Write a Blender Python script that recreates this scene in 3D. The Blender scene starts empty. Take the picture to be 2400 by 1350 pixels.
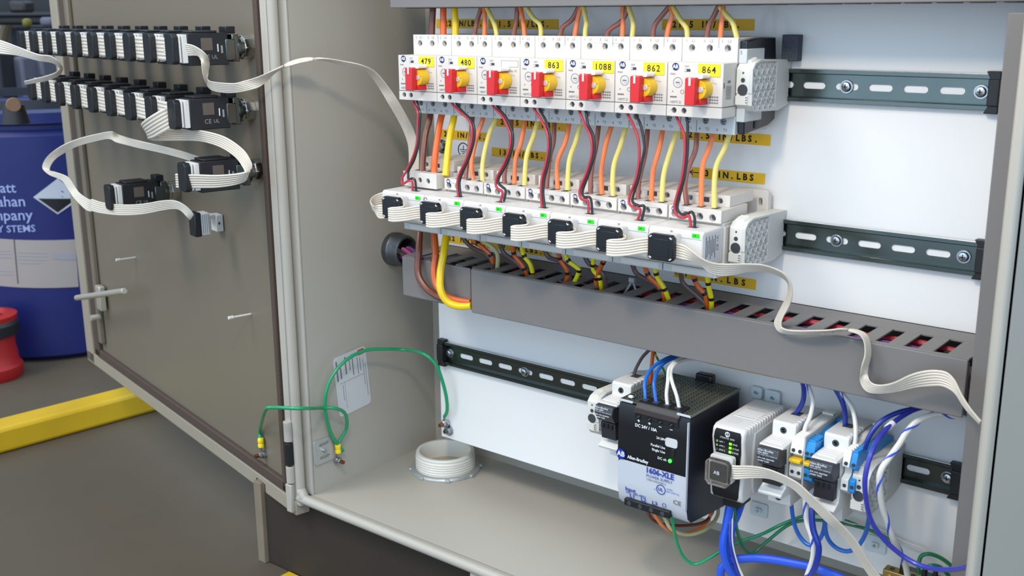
import bpy, bmesh, math, random
from mathutils import Vector, Matrix
from mathutils.geometry import tessellate_polygon
random.seed(4)
C = bpy.context.scene.collection
S = bpy.context.scene
# ------------------------------------------------------------------ camera
CAM = Vector((0.48333, -1.13711, 0.74201)); YAW, PITCH, ROLL, FPX = 0.67947, 0.24881, 0.0069, 2548.7
_fw = Vector((-math.sin(YAW)*math.cos(PITCH), math.cos(YAW)*math.cos(PITCH), -math.sin(PITCH)))
_rt = Vector((math.cos(YAW), math.sin(YAW), 0)); _dn = _fw.cross(_rt)
_r = _rt*math.cos(ROLL) + _dn*math.sin(ROLL); _d = -_rt*math.sin(ROLL) + _dn*math.cos(ROLL)
cd = bpy.data.cameras.new('camera'); cam = bpy.data.objects.new('camera', cd); C.objects.link(cam)
cam.matrix_world = Matrix(((_r.x, -_d.x, -_fw.x, CAM.x), (_r.y, -_d.y, -_fw.y, CAM.y), (_r.z, -_d.z, -_fw.z, CAM.z), (0, 0, 0, 1)))
cd.sensor_width = 36; cd.lens = 36*FPX/2400; cd.clip_start = 0.02; cd.clip_end = 60
cd.dof.use_dof = True; cd.dof.focus_distance = 1.36; cd.dof.aperture_fstop = 9
S.camera = cam
# ------------------------------------------------------------------ light
w = bpy.data.worlds.new('world'); S.world = w; w.use_nodes = True
bg = w.node_tree.nodes['Background']; bg.inputs[0].default_value = (0.44, 0.58, 0.74, 1); bg.inputs[1].default_value = 2.5
def area(name, loc, to, size, power, col):
    l = bpy.data.lights.new(name, 'AREA'); l.shape = 'DISK'; l.size = size; l.energy = power; l.color = col
    o = bpy.data.objects.new(name, l); C.objects.link(o); o.location = loc
    o.rotation_euler = (Vector(to)-Vector(loc)).to_track_quat('-Z', 'Y').to_euler(); return o
area('work_lamp', (0.02, -0.82, 1.19), (-0.22, 0, 0.45), 0.12, 4.3, (1.0, 0.85, 0.66))
area('overhead_fill', (1.8, -2.2, 2.6), (0, 0, 0.4), 1.2, 12.0, (0.93, 0.97, 1.0))  # fill lamp added overhead behind the camera to lift the cabinet's right side
area('overhead_fill', (-1.8, -2.0, 2.8), (-1.3, 0.2, 0), 1.2, 45.0, (1.0, 0.93, 0.82))
S.view_settings.view_transform = 'Standard'; S.view_settings.look = 'None'
S.view_settings.exposure = 0.0; S.view_settings.gamma = 1; S.view_settings.use_curve_mapping = False

# ------------------------------------------------------------------ helpers
def ray(px, py): return _r*((px-1200)/FPX) + _d*((py-675)/FPX) + _fw
def at(px, py, y=None, x=None, z=None):            # a measured picture point put back at its real depth
    v = ray(px, py)
    if y is not None: t = (y-CAM.y)/v.y
    elif x is not None: t = (x-CAM.x)/v.x
    else: t = (z-CAM.z)/v.z
    return CAM + v*t
def lin(c): return tuple((x/12.92 if x <= .04045 else ((x+.055)/1.055)**2.4) for x in (v/255 for v in c)) + (1,)
MATS = {}
def M(name, rgb, rough=.5, metal=0, var=0, scale=60, bump=0, bscale=400, trans=0, emit=0, coat=0, spec=.5):
    if name in MATS: return MATS[name]
    m = bpy.data.materials.new(name); m.use_nodes = True; nt = m.node_tree; b = nt.nodes['Principled BSDF']
    col = lin(rgb); b.inputs['Base Color'].default_value = col; b.inputs['Roughness'].default_value = rough
    b.inputs['Metallic'].default_value = metal; b.inputs['Specular IOR Level'].default_value = spec
    if trans: b.inputs['Transmission Weight'].default_value = trans
    if coat: b.inputs['Coat Weight'].default_value = coat
    if emit: b.inputs['Emission Color'].default_value = col; b.inputs['Emission Strength'].default_value = emit
    if var or bump:
        tc = nt.nodes.new('ShaderNodeTexCoord')
    if var:
        n = nt.nodes.new('ShaderNodeTexNoise'); n.inputs['Scale'].default_value = scale; n.inputs['Detail'].default_value = 5
        nt.links.new(tc.outputs['Object'], n.inputs['Vector'])
        r = nt.nodes.new('ShaderNodeMix'); r.data_type = 'RGBA'
        r.inputs[6].default_value = tuple(c*(1-var) for c in col[:3])+(1,); r.inputs[7].default_value = tuple(min(1, c*(1+var)) for c in col[:3])+(1,)
        nt.links.new(n.outputs['Fac'], r.inputs[0]); nt.links.new(r.outputs[2], b.inputs['Base Color'])
    if bump:
        n = nt.nodes.new('ShaderNodeTexNoise'); n.inputs['Scale'].default_value = bscale
        nt.links.new(tc.outputs['Object'], n.inputs['Vector'])
        bp = nt.nodes.new('ShaderNodeBump'); bp.inputs['Strength'].default_value = bump; bp.inputs['Distance'].default_value = .001
        nt.links.new(n.outputs['Fac'], bp.inputs['Height']); nt.links.new(bp.outputs[0], b.inputs['Normal'])
    MATS[name] = m; return m
class MB:
    def __init__(s): s.v = []; s.f = []
    def quad(s, *p):
        i = len(s.v); s.v += [Vector(q) for q in p]; s.f.append(tuple(range(i, i+len(p)))); return s
    def box(s, x0, x1, y0, y1, z0, z1):
        i = len(s.v); s.v += [Vector((x, y, z)) for x in (x0, x1) for y in (y0, y1) for z in (z0, z1)]
        s.f += [tuple(i+k for k in q) for q in ((0, 1, 3, 2), (4, 6, 7, 5), (0, 4, 5, 1), (2, 3, 7, 6), (0, 2, 6, 4), (1, 5, 7, 3))]; return s
    def frame_box(s, O, U, V, N, a, b, c):           # a,b,c = (lo,hi) along U,V,N
        i = len(s.v); s.v += [O+U*x+V*y+N*z for x in a for y in b for z in c]
        s.f += [tuple(i+k for k in q) for q in ((0, 1, 3, 2), (4, 6, 7, 5), (0, 4, 5, 1), (2, 3, 7, 6), (0, 2, 6, 4), (1, 5, 7, 3))]; return s
    def prism(s, loops, O, U, V, D):
        O = Vector(O); U = Vector(U); V = Vector(V); D = Vector(D)
        i = len(s.v); n = sum(len(l) for l in loops)
        flat = [O+U*p[0]+V*p[1] for l in loops for p in l]
        s.v += flat + [q+D for q in flat]
        for t in tessellate_polygon([[Vector((p[0], p[1], 0)) for p in l] for l in loops]):
            s.f.append(tuple(i+k for k in t)); s.f.append(tuple(i+n+k for k in reversed(t)))
        o = 0
        for l in loops:
            m = len(l)
            for k in range(m):
                a = i+o+k; b = i+o+(k+1) % m; s.f.append((a, b, b+n, a+n))
            o += m
        return s
    def cyl(s, p0, p1, r, n=16, r1=None):
        p0 = Vector(p0); p1 = Vector(p1); r1 = r if r1 is None else r1; a = (p1-p0).normalized()
        u = a.orthogonal().normalized(); w_ = a.cross(u); i = len(s.v)
        for p, q in ((p0, r), (p1, r1)):
            s.v += [p+(u*math.cos(2*math.pi*k/n)+w_*math.sin(2*math.pi*k/n))*q for k in range(n)]
        s.f += [(i+k, i+(k+1) % n, i+n+(k+1) % n, i+n+k) for k in range(n)]
        s.f += [tuple(i+k for k in reversed(range(n))), tuple(i+n+k for k in range(n))]; return s
    def tube(s, pts, r, n=8, cap=True):
        i = len(s.v); prev = None; m = len(pts)
        for k, p in enumerate(pts):
            t = (pts[min(k+1, m-1)]-pts[max(k-1, 0)]).normalized()
            u = t.orthogonal().normalized() if prev is None else (prev-t*prev.dot(t)).normalized()
            prev = u; w_ = t.cross(u)
            rr = r if not callable(r) else r(k/(m-1))
            s.v += [p+(u*math.cos(2*math.pi*j/n)+w_*math.sin(2*math.pi*j/n))*rr for j in range(n)]
        s.f += [(i+k*n+j, i+k*n+(j+1) % n, i+(k+1)*n+(j+1) % n, i+(k+1)*n+j) for k in range(m-1) for j in range(n)]
        if cap: s.f += [tuple(i+j for j in reversed(range(n))), tuple(i+(m-1)*n+j for j in range(n))]
        return s
    def lathe(s, O, A, prof, n=32, closed=False):    # prof = [(r, h)...] round axis A
        O = Vector(O); A = Vector(A).normalized(); u = A.orthogonal().normalized(); w_ = A.cross(u); i = len(s.v); m = len(prof)
        for r, h in prof:
            s.v += [O+A*h+(u*math.cos(2*math.pi*k/n)+w_*math.sin(2*math.pi*k/n))*max(r, 1e-6) for k in range(n)]
        for j in range(m if closed else m-1):
            for k in range(n):
                j2 = (j+1) % m; s.f.append((i+j*n+k, i+j*n+(k+1) % n, i+j2*n+(k+1) % n, i+j2*n+k))
        return s
    def add(s, o):
        i = len(s.v); s.v += o.v; s.f += [tuple(i+k for k in f) for f in o.f]; return s
    def mesh(s, name, org=Vector((0, 0, 0)), smooth=True):
        me = bpy.data.meshes.new(name); me.from_pydata([v-org for v in s.v], [], s.f); bm = bmesh.new(); bm.from_mesh(me)
        bmesh.ops.recalc_face_normals(bm, faces=bm.faces); bm.to_mesh(me); bm.free()
        if smooth: me.shade_smooth(); me.set_sharp_from_angle(angle=math.radians(35))
        return me
def tag(o, label=None, cat=None, group=None, kind=None):
    if label: o['label'] = label
    if cat: o['category'] = cat
    if group: o['group'] = group
    if kind: o['kind'] = kind
    return o
def thing(name, loc, label, cat, group=None, kind=None):
    o = bpy.data.objects.new(name, None); C.objects.link(o); o.location = loc; o.empty_display_size = .01
    o['_org'] = tuple(loc); return tag(o, label, cat, group, kind)
def obj(name, mb, mat, parent=None, bevel=0, smooth=True, label=None, seg=2):
    if parent is None:
        xs = [v.x for v in mb.v]; ys = [v.y for v in mb.v]; zs = [v.z for v in mb.v]
        org = Vector(((min(xs)+max(xs))/2, (min(ys)+max(ys))/2, min(zs)))
    else: org = Vector(parent['_org'])
    me = mb.mesh(name, org, smooth); me.materials.append(mat); o = bpy.data.objects.new(name, me); C.objects.link(o)
    o['_org'] = tuple(org)
    if parent is None: o.location = org
    else: o.parent = parent
    if bevel:
        b = o.modifiers.new('bevel', 'BEVEL'); b.width = bevel; b.segments = seg; b.limit_method = 'ANGLE'; b.angle_limit = math.radians(40)
    if label: o['label'] = label
    return o
def bx(name, mat, parent, x0, x1, y0, y1, z0, z1, bevel=.0006, label=None):
    return obj(name, MB().box(x0, x1, y0, y1, z0, z1), mat, parent, bevel, label=label)
_tc = {}
X_, Y_, Z_ = Vector((1, 0, 0)), Vector((0, 1, 0)), Vector((0, 0, 1))
def text(s, size, mat, parent, O, U=X_, V=Z_, name='lettering', align='LEFT', space=1.0, sx=1.0, bold=.0, ext=.00012, valign='CENTER'):
    key = (s, space, align, bold, valign)
    if key not in _tc:
        cu = bpy.data.curves.new('t', 'FONT'); cu.body = s; cu.size = 1; cu.space_character = space; cu.align_x = align; cu.align_y = valign
        cu.offset = bold; cu.resolution_u = 2; ob = bpy.data.objects.new('t', cu); C.objects.link(ob)
        bpy.context.view_layer.update()
        me = bpy.data.meshes.new_from_object(ob); _tc[key] = ([v.co.copy() for v in me.vertices], [tuple(p.vertices) for p in me.polygons])
        bpy.data.objects.remove(ob); bpy.data.curves.remove(cu); bpy.data.meshes.remove(me)
    vs, fs = _tc[key]; U = Vector(U).normalized(); V = Vector(V).normalized(); N = U.cross(V)
    mb = MB(); mb.v = [Vector(O)+U*(v.x*size*sx)+V*(v.y*size)+N*ext for v in vs]; mb.f = list(fs)
    org = Vector(parent['_org']); me = bpy.data.meshes.new(name); me.from_pydata([v-org for v in mb.v], [], mb.f)
    me.materials.append(mat); o = bpy.data.objects.new(name, me); C.objects.link(o); o.parent = parent; o['_org'] = tuple(org)
    return o
def circ(cx, cy, r, n=16): return [(cx+r*math.cos(2*math.pi*k/n), cy+r*math.sin(2*math.pi*k/n)) for k in range(n)]
def slotp(cx, cy, L, h, n=6):
    r = h/2; a = L/2-r; out = []
    for k in range(n+1): t = -math.pi/2+math.pi*k/n; out.append((cx+a+r*math.cos(t), cy+r*math.sin(t)))
    for k in range(n+1): t = math.pi/2+math.pi*k/n; out.append((cx-a+r*math.cos(t), cy+r*math.sin(t)))
    return out
def rect(x0, x1, y0, y1): return [(x0, y0), (x1, y0), (x1, y1), (x0, y1)]
def rrect(x0, x1, y0, y1, r, n=4):
    o = []
    for cx, cy, a in ((x1-r, y0+r, -90), (x1-r, y1-r, 0), (x0+r, y1-r, 90), (x0+r, y0+r, 180)):
        for k in range(n+1): t = math.radians(a+90*k/n); o.append((cx+r*math.cos(t), cy+r*math.sin(t)))
    return o
def copy_tree(o, parent=None):
    c = o.copy(); C.objects.link(c); c.parent = parent
    for ch in list(o.children): copy_tree(ch, c)
    return c
def spline(P, k=8):
    out = []; n = len(P)
    for i in range(n-1):
        a = P[max(i-1, 0)]; b = P[i]; c = P[i+1]; d = P[min(i+2, n-1)]
        for j in range(k):
            t = j/k; out.append(0.5*((2*b)+(c-a)*t+(2*a-5*b+4*c-d)*t*t+(3*b-a-3*c+d)*t**3))
    out.append(P[-1].copy()); return out
ORD = ['first', 'second', 'third', 'fourth', 'fifth', 'sixth', 'seventh', 'eighth', 'ninth', 'tenth', 'eleventh', 'twelfth']
def wire(label, mat, r, pts, y, cat='wire', name='wire', group=None, bands=None, bmat=None, k=6):
    n = len(pts)
    if isinstance(y, (int, float)): ys = [y]*n
    elif len(y) == 2:
        L = [0]
        for a, b in zip(pts, pts[1:]): L.append(L[-1]+math.hypot(a[0]-b[0], a[1]-b[1]))
        ys = [y[0]+(y[1]-y[0])*l/L[-1] for l in L]
    else: ys = y
    P = [at(p[0], p[1], y=yy) for p, yy in zip(pts, ys)]; sp = spline(P, k)
    if not bands and cat != 'cable': pass
    o = obj(name, MB().tube(sp, r, 10), mat); tag(o, label, cat, group)
    if bands:
        for f in bands:
            i = int(f*(len(sp)-2)); a = sp[i]; t = (sp[i+1]-sp[i]).normalized()
            obj('tape_band', MB().cyl(a-t*.0018, a+t*.0018, r*1.12, 12), bmat, o)
    return o
def ribbon(label, mat, st, W=.0165, strands=6, name='ribbon_cable', k=7, group=None):
    cs = []; ws = []
    for s in st:
        x1, y1, x2, y2, yd = s[:5]; sg = s[5] if len(s) > 5 else 1; best = None
        for q in range(0, 26):
            d = sg*q*.0005; A = at(x1, y1, y=yd-d); B = at(x2, y2, y=yd+d)
            e = abs((A-B).length-W)
            if best is None or e < best[0]: best = (e, A, B)
        A, B = best[1:]; cs.append((A+B)/2); ws.append((B-A).normalized()*min((B-A).length, W*1.15))
    cs = spline(cs, k); ws = spline(ws, k); mb = MB(); m = len(cs); R = W/strands/2; per = 4; nn = strands*per
    for i in range(m):
        t = (cs[min(i+1, m-1)]-cs[max(i-1, 0)]).normalized(); wv = ws[i]; wd = wv.normalized(); nrm = t.cross(wd).normalized()
        ring = []
        for sgn in (1, -1):
            for j in range(nn+1):
                f = j/nn
                if sgn < 0: f = 1-f
                ph = (f*strands) % 1; h = R*(.12+.88*math.sin(math.pi*ph)**.7) if 0 < f < 1 else R*.25
                ring.append(cs[i]+wv*(f-.5)+nrm*(h*.75*sgn))
        mb.v += ring
    L = 2*(nn+1)
    for i in range(m-1):
        for j in range(L): mb.f.append((i*L+j, i*L+(j+1) % L, (i+1)*L+(j+1) % L, (i+1)*L+j))
    mb.f += [tuple(range(L)), tuple((m-1)*L+j for j in range(L))]
    me_o = obj(name, mb, mat); return tag(me_o, label, 'cable', group)
# ------------------------------------------------------------------ materials
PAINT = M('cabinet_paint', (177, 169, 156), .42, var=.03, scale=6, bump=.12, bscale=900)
PAINT_DIM = M('cabinet_paint_dim', (120, 109, 93), .45, var=.04, scale=5, bump=.12, bscale=700)  # same paint as the cabinet, the door's dimmer, browner light put into the colour
WHITE = M('panel_white', (234, 231, 228), .35, var=.01, scale=3, coat=.3)
DUCT = M('duct_grey', (120, 115, 112), .5, var=.03, scale=14, bump=.1, bscale=300)
ZINC = M('zinc_steel', (104, 112, 108), .20, 1, var=.12, scale=25)
STEEL = M('screw_steel', (185, 188, 190), .28, 1)
CREAM = M('device_ivory', (214, 206, 197), .42, var=.01, scale=20)
CREAM2 = M('device_white', (218, 213, 207), .4)
DGREY = M('device_grey', (196, 198, 198), .5)
HOLE = M('socket_dark', (58, 60, 64), .6)
BLACK = M('black_plastic', (24, 24, 26), .45)
BLK2 = M('black_satin', (20, 20, 24), .3)
RED = M('red_knob', (206, 28, 34), .38)
YEL = M('yellow_knob', (236, 190, 30), .4)
TAGY = M('tag_yellow', (246, 214, 20), .45)
LABY = M('tape_yellow', (238, 184, 20), .5)
INK = M('black_ink', (22, 22, 24), .6)
GINK = M('grey_ink', (120, 116, 114), .6)
WINK = M('white_ink', (225, 228, 230), .5)
NAVY = M('logo_navy', (28, 34, 92), .5)
GREEN = M('green_sticker', (40, 226, 24), .5)
BRN = M('insulation_brown', (112, 56, 34), .3, coat=.3); ORG = M('insulation_orange', (238, 104, 34), .3, coat=.3); YLW = M('insulation_yellow', (248, 208, 18), .3, coat=.3)
BRN2 = M('insulation_dusty_brown', (140, 82, 68), .3, coat=.3); ORG2 = M('insulation_light_orange', (240, 128, 70), .3, coat=.3); YLW2 = M('insulation_pale_yellow', (232, 214, 116), .3, coat=.3)
GRYB = M('insulation_grey_brown', (88, 70, 70), .35, coat=.2); ORG3 = M('insulation_burnt_orange', (212, 96, 34), .35, coat=.2); YLW3 = M('insulation_lemon', (236, 220, 20), .35, coat=.2); PALE = M('insulation_khaki', (190, 182, 132), .4)
REDW = M('insulation_crimson', (176, 40, 56), .35, coat=.2); BLKW = M('insulation_black', (26, 22, 24), .35, coat=.2)
BLU = M('insulation_blue', (30, 104, 196), .3, coat=.3); NVY = M('insulation_navy', (30, 52, 150), .3, coat=.3); WHW = M('insulation_white', (226, 220, 212), .35); GRN = M('insulation_green', (24, 150, 96), .3, coat=.3)
GRN2 = M('insulation_dark_green', (24, 118, 70), .35, coat=.2); RBLU = M('cable_royal_blue', (40, 88, 214), .4)
RIB = M('ribbon_white', (214, 202, 186), .42)
BLUP = M('terminal_blue', (40, 142, 214), .4)
GOLD = M('brass', (190, 160, 100), .3, 1)
# ================================================================== SETTING
GZ = -0.1
CONC = M('concrete', (82, 70, 54), .75, var=.12, scale=9, bump=.3, bscale=60)
o = obj('floor', MB().box(-7, 3, -3, 5, GZ-.05, GZ), CONC, smooth=False); o['kind'] = 'structure'
o = obj('wall_left', MB().box(-7.05, -7, -3, 5, GZ, 3.2), M('wall_dark', (64, 62, 60), .8), smooth=False); o['kind'] = 'structure'
o = obj('wall_back', MB().box(-7, 3, 5, 5.05, GZ, 3.2), M('wall_dark2', (88, 84, 80), .8), smooth=False); o['kind'] = 'structure'
# yellow kerb on the floor
KY = M('kerb_paint', (206, 164, 14), .55, var=.12, scale=14, bump=.3, bscale=120)
a0 = at(-40, 1077, z=GZ); a1 = at(372, 963, z=GZ); U = (a1-a0).normalized(); L = (a1-a0).length*2.2
Nn = Vector((-U.y, U.x, 0)); Nn = Nn if Nn.x < 0 else -Nn
kt = thing('kerb', a0, 'yellow painted kerb on the concrete floor behind the open cabinet door', 'kerb')
obj('kerb_bar', MB().frame_box(a0, U, Nn, Z_, (-.3, L), (0, .068), (0, .052)), KY, kt, .008)
a2 = at(690, 1349, z=GZ)
tag(obj('floor_stripe', MB().frame_box(a2, X_, Y_, Z_, (-.012, .03), (-.16, .0), (0, .003)), KY), 'short yellow paint stripe on the floor in front of the cabinet stand', 'stripe')
# blue drum
def bend(c, R, ang0, s, z, dr=0): return Vector((c.x+(R+dr)*math.cos(ang0+s/R), c.y+(R+dr)*math.sin(ang0+s/R), z))
g = at(165, 853, z=GZ); dv = Vector((g.x-CAM.x, g.y-CAM.y, 0)).normalized(); R = .26; dc = g+dv*(R+.035)
ang0 = math.atan2(-dv.y, -dv.x)
def zat(px, py, g):
    v = ray(px, py); k = math.hypot(g.x-CAM.x, g.y-CAM.y)/math.hypot(v.x, v.y); return CAM.z+v.z*k
def sat(px, py):                                   # picture point on the drum's curved side -> (arc length, height)
    v = ray(px, py); vx, vy = v.x, v.y; ox, oy = CAM.x-dc.x, CAM.y-dc.y
    a = vx*vx+vy*vy; b = 2*(ox*vx+oy*vy); c_ = ox*ox+oy*oy-R*R; D = max(b*b-4*a*c_, 0)
    t = (-b-math.sqrt(D))/(2*a); p = CAM+v*t
    return ((math.atan2(p.y-dc.y, p.x-dc.x)-ang0+math.pi) % (2*math.pi)-math.pi)*R, p.z
dt = thing('plastic_drum', dc, 'large blue plastic drum with white label standing behind the cabinet door', 'drum')
DB = M('drum_blue', (18, 28, 92), .45)
zt_ = zat(110, 262, g)
obj('body', MB().lathe(Vector((dc.x, dc.y, GZ)), Z_, [(R-.02, 0), (R, .015), (R, zt_-GZ-.06), (R-.012, zt_-GZ-.045), (R-.012, zt_-GZ-.035), (R+.006, zt_-GZ-.03), (R+.006, zt_-GZ-.005), (R-.01, zt_-GZ), (0, zt_-GZ)], 64), DB, dt)
zl = zat(110, 258, g)
obj('locking_ring', MB().lathe(Vector((dc.x, dc.y, zl)), Z_, [(R+.001, 0), (R+.011, 0), (R+.011, .022), (R+.001, .022)], 64, True), M('ring_dark', (40, 40, 48), .4), dt)
def curved_patch(pts, dr, nseg=10):                # quad given by 4 picture points TL,TR,BR,BL
    q = [sat(*p) for p in pts]; mb = MB(); i = 0
    for sgn in (0, 1):
        for k in range(nseg+1):
            f = k/nseg
            for a, b in ((q[0], q[1]), (q[3], q[2])):
                s_ = a[0]+(b[0]-a[0])*f; z_ = a[1]+(b[1]-a[1])*f; mb.v.append(bend(dc, R, ang0, s_, z_, dr+.0006*sgn))
    n2 = 2*(nseg+1)
    for k in range(nseg):
        mb.f.append((2*k, 2*k+2, 2*k+3, 2*k+1)); mb.f.append((n2+2*k, n2+2*k+1, n2+2*k+3, n2+2*k+2))
        mb.f.append((2*k, 2*k+2, n2+2*k+2, n2+2*k)); mb.f.append((2*k+1, 2*k+3, n2+2*k+3, n2+2*k+1))
    mb.f += [(0, 1, n2+1, n2), (2*nseg, 2*nseg+1, n2+2*nseg+1, n2+2*nseg)]
    return mb
lb = obj('paper_label', curved_patch([(-60, 552), (176, 561), (184, 672), (-60, 660)], .001), M('paper', (160, 148, 142), .6), dt, label='white printed paper label')
for (x0, y0, x1, y1) in [(42, 590, 110, 592), (42, 598, 112, 600), (42, 606, 112, 608), (42, 614, 96, 616), (-30, 585, 26, 587), (-30, 592, 28, 594), (-30, 600, 28, 602), (-30, 632, 30, 634), (-30, 640, 30, 642), (124, 592, 178, 607)]:
    obj('printed_line', curved_patch([(x0, y0), (x1, y0+2), (x1, y1+2), (x0, y1)], .0016, 4), M('print_grey', (150, 146, 152), .6), lb)
obj('fold_line', curved_patch([(32, 556), (34, 556), (44, 664), (42, 664)], .0018, 2), M('print_dark', (70, 68, 74), .6), lb)
def bent_text(s, px, py, hpx, par, mat, bold=.0, name='lettering', squeeze=1.0):
    t = text(s, 1, mat, par, (0, 0, 0), bold=bold, name=name); s0, z0 = sat(px, py); _, z1 = sat(px, py-hpx); h = abs(z1-z0)*1.35
    org = Vector(par['_org'])
    for v in t.data.vertices:
        q = v.co+org; v.co = bend(dc, R, ang0, s0+q.x*h*squeeze, z0+q.z*h, .0022)-org
    return t
for s, x, y, h in [('att', 0, 441, 25), ('ahan', -6, 473, 26), ('mpany', -18, 505, 26), ('Y STEMS', -4, 537, 17)]: bent_text(s, x, y, h, dt, M('drum_print', (150, 160, 205), .6), .01)
dm = obj('hazard_diamond', curved_patch([(78, 462), (135, 418), (192, 462), (135, 502)], .001, 6), M('diamond_white', (190, 190, 196), .6), dt, label='white and black corrosive hazard diamond')
obj('black_half', curved_patch([(90, 465), (180, 465), (136, 497), (134, 497)], .002, 4), BLACK, dm)
# red bin
g2 = at(-8, 896, z=GZ); rb = thing('red_bin', g2, 'red bucket with black band on the floor in front of the blue drum', 'bucket')
RB = M('bin_red', (160, 20, 18), .5); e = at(74, 880, z=GZ); dv2 = Vector((g2.x-CAM.x, g2.y-CAM.y, 0)).normalized(); r2 = .072
g2 = at(-16, 904, z=GZ)
c2 = g2+dv2*r2; hz = zat(-8, 735, c2)-GZ
obj('body', MB().lathe(c2, Z_, [(r2*.93, 0), (r2, .012), (r2, .03), (r2*.90, .04), (r2*.88, .06), (r2*.84, hz*.5), (r2*.86, hz*.8), (r2*.86, hz-.02)], 48), RB, rb)
obj('rim', MB().lathe(c2, Z_, [(r2*.98, hz-.012), (r2*1.0, hz), (r2*.72, hz+.004), (r2*.6, hz-.006), (r2*.6, hz-.1), (0, hz-.1)], 48), RB, rb)
obj('black_band', MB().lathe(c2, Z_, [(r2*.86, hz-.05), (r2*1.03, hz-.045), (r2*1.05, hz-.02), (r2*.98, hz-.012)], 48), BLACK, rb)
# dim machinery far behind
mt = thing('machine', (-3.6, 1.2, GZ), 'dark machine frame with grey column standing far behind the drum', 'machine')
MD = M('machine_black', (30, 30, 34), .6); MG = M('machine_grey', (92, 92, 104), .6)
def mach(name, mat, x0, x1, y0, y1, d=3.6, dep=.25, bev=.01):
    a = CAM+ray(x0, y1)*d; b = CAM+ray(x1, y0)*d; f = Vector((_fw.x, _fw.y, 0)).normalized(); r_ = Vector((f.y, -f.x, 0))
    wd = (b-a).dot(r_); h = b.z-a.z
    return obj(name, MB().frame_box(a, r_, Z_, f, (0, wd), (0, h), (0, dep)), mat, mt, bev)
mach('housing', MD, -200, 150, -60, 60, 3.9); mach('column', MG, 42, 82, 130, 420, 3.6); mach('column', MG, 86, 128, 130, 420, 3.7)
mach('housing', MD, -200, 30, 120, 420, 3.5); mach('crossbar', MD, -200, 160, 28, 44, 3.75, .05); mach('bracket', MG, 92, 122, 40, 62, 3.4, .05)
mach('panel', M('machine_plate', (52, 52, 60), .6), 30, 160, 60, 130, 4.2); mach('yellow_box', M('box_olive', (110, 104, 30), .6), 50, 66, 43, 64, 3.5, .04)
mach('motor', M('motor_dark', (44, 38, 38), .5), 20, 60, 2, 30, 3.6, .08)
wire('beige hose hanging in front of the dark machine at the far left', M('hose_beige', (176, 160, 132), .6), .022, [(46, 12), (30, 35), (14, 60), (6, 90), (2, 120)], [1.05]*5, 'hose', 'hose')
q0 = at(32, 246, y=-.1); sp_ = thing('spray_bottle', q0, 'small black container with brown cap beside the second push button row', 'container')
obj('container_body', MB().cyl(q0+Vector((0, 0, -.035)), q0+Vector((.0, 0, .0)), .026, 20, .018), MD, sp_)
dd = (CAM-q0).normalized(); obj('round_cap', MB().cyl(q0, q0+dd*.02, .014, 24), M('cap_brown', (120, 88, 60), .5), sp_, .002)

# ================================================================== CABINET
FZ = .0526
cab = thing('control_cabinet', (-.2, -.03, GZ), 'open light grey steel electrical control cabinet on a dark brown stand', 'cabinet')
bx('side_wall', PAINT, cab, -.680, -.676, -.168, .098, FZ-.004, .95, 0)
bx('side_wall', PAINT, cab, .2485, .2525, -.180, .098, FZ-.004, .95, 0)
bx('back_wall', PAINT, cab, -.68, .2525, .095, .099, FZ-.004, .95, 0)
bx('bottom_plate', PAINT, cab, -.68, .2525, -.172, .098, FZ-.004, FZ, 0)
bx('top_plate', PAINT, cab, -.68, .2525, -.172, .098, .95, .954, 0)
bx('front_flange', PAINT, cab, -.7000, -.6762, -.1715, -.1685, FZ, .95, .0005)
bx('front_flange', PAINT, cab, .2425, .2525, -.192, -.168, FZ-.02, .95, .003)
bx('hinge_strip', PAINT, cab, -.712, -.699, -.187, -.183, .03, .95, .001)
cp = [Vector((-.694, -.180, .95)), Vector((-.694, -.180, .5)), Vector((-.694, -.180, .075)), Vector((-.692, -.181, .062)), Vector((-.684, -.182, .0515)), Vector((-.672, -.182, .0475)), Vector((-.4, -.182, .0475)), Vector((.25, -.182, .0475))]
obj('rolled_lip', MB().tube(spline(cp, 5), .0072, 16), PAINT, cab)
bx('lip_skirt', PAINT, cab, -.69, .2525, -.1765, -.1725, .038, FZ-.001, .001)
obj('stand', MB().box(-.80, .27, -.166, .1, GZ, .037), M('stand_brown', (48, 38, 29), .7, var=.15, scale=12, bump=.3, bscale=150), cab, .003, label='dark brown steel stand')
bx('stand_leg', M('leg_tan', (128, 114, 96), .7, var=.2, scale=30), cab, -.8175, -.8005, -.172, .05, GZ, .037, .001)
tx = at(1104, 1338, y=-.182).x
bx('clamp_tab', PAINT, cab, tx, tx+.075, -.186, -.180, .022, .044, .003)
# door
H = Vector((-.700, -.187, 0)); DU = Vector((-.97434, .22508, 0)); DN = Vector((-.22508, -.97434, 0))
def DP(s, t, z): return H+DU*s+DN*t+Z_*z
door = obj('door', MB().frame_box(H, DU, Z_, DN, (.006, .95), (.028, .95), (-.022, -.004)), PAINT_DIM, cab, .002)
def dbox(name, mat, s, z, t, par=door, bev=.0015, label=None): return obj(name, MB().frame_box(H, DU, Z_, DN, s, z, t), mat, par, bev, label=label)
LIPM = M('door_lip', (160, 148, 130), .5)
dbox('edge_lip', LIPM, (.915, .962), (.022, .95), (-.022, .001)); dbox('edge_lip', LIPM, (-.004, .962), (.02, .044), (-.022, .001)); 
GSK = M('gasket_brown', (78, 62, 52), .8, bump=.6, bscale=300)
dbox('gasket', GSK, (.862, .893), (.05, .95), (-.004, .004), bev=.002); dbox('gasket', GSK, (.02, .893), (.05, .066), (-.004, .004), bev=.002); dbox('gasket', GSK, (.019, .031), (.05, .95), (-.004, .004), bev=.002)
dbox('stiffener', PAINT_DIM, (.835, .856), (.085, .95), (-.004, .006), bev=.003)
for z in (.105, .135, .165): pass
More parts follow.
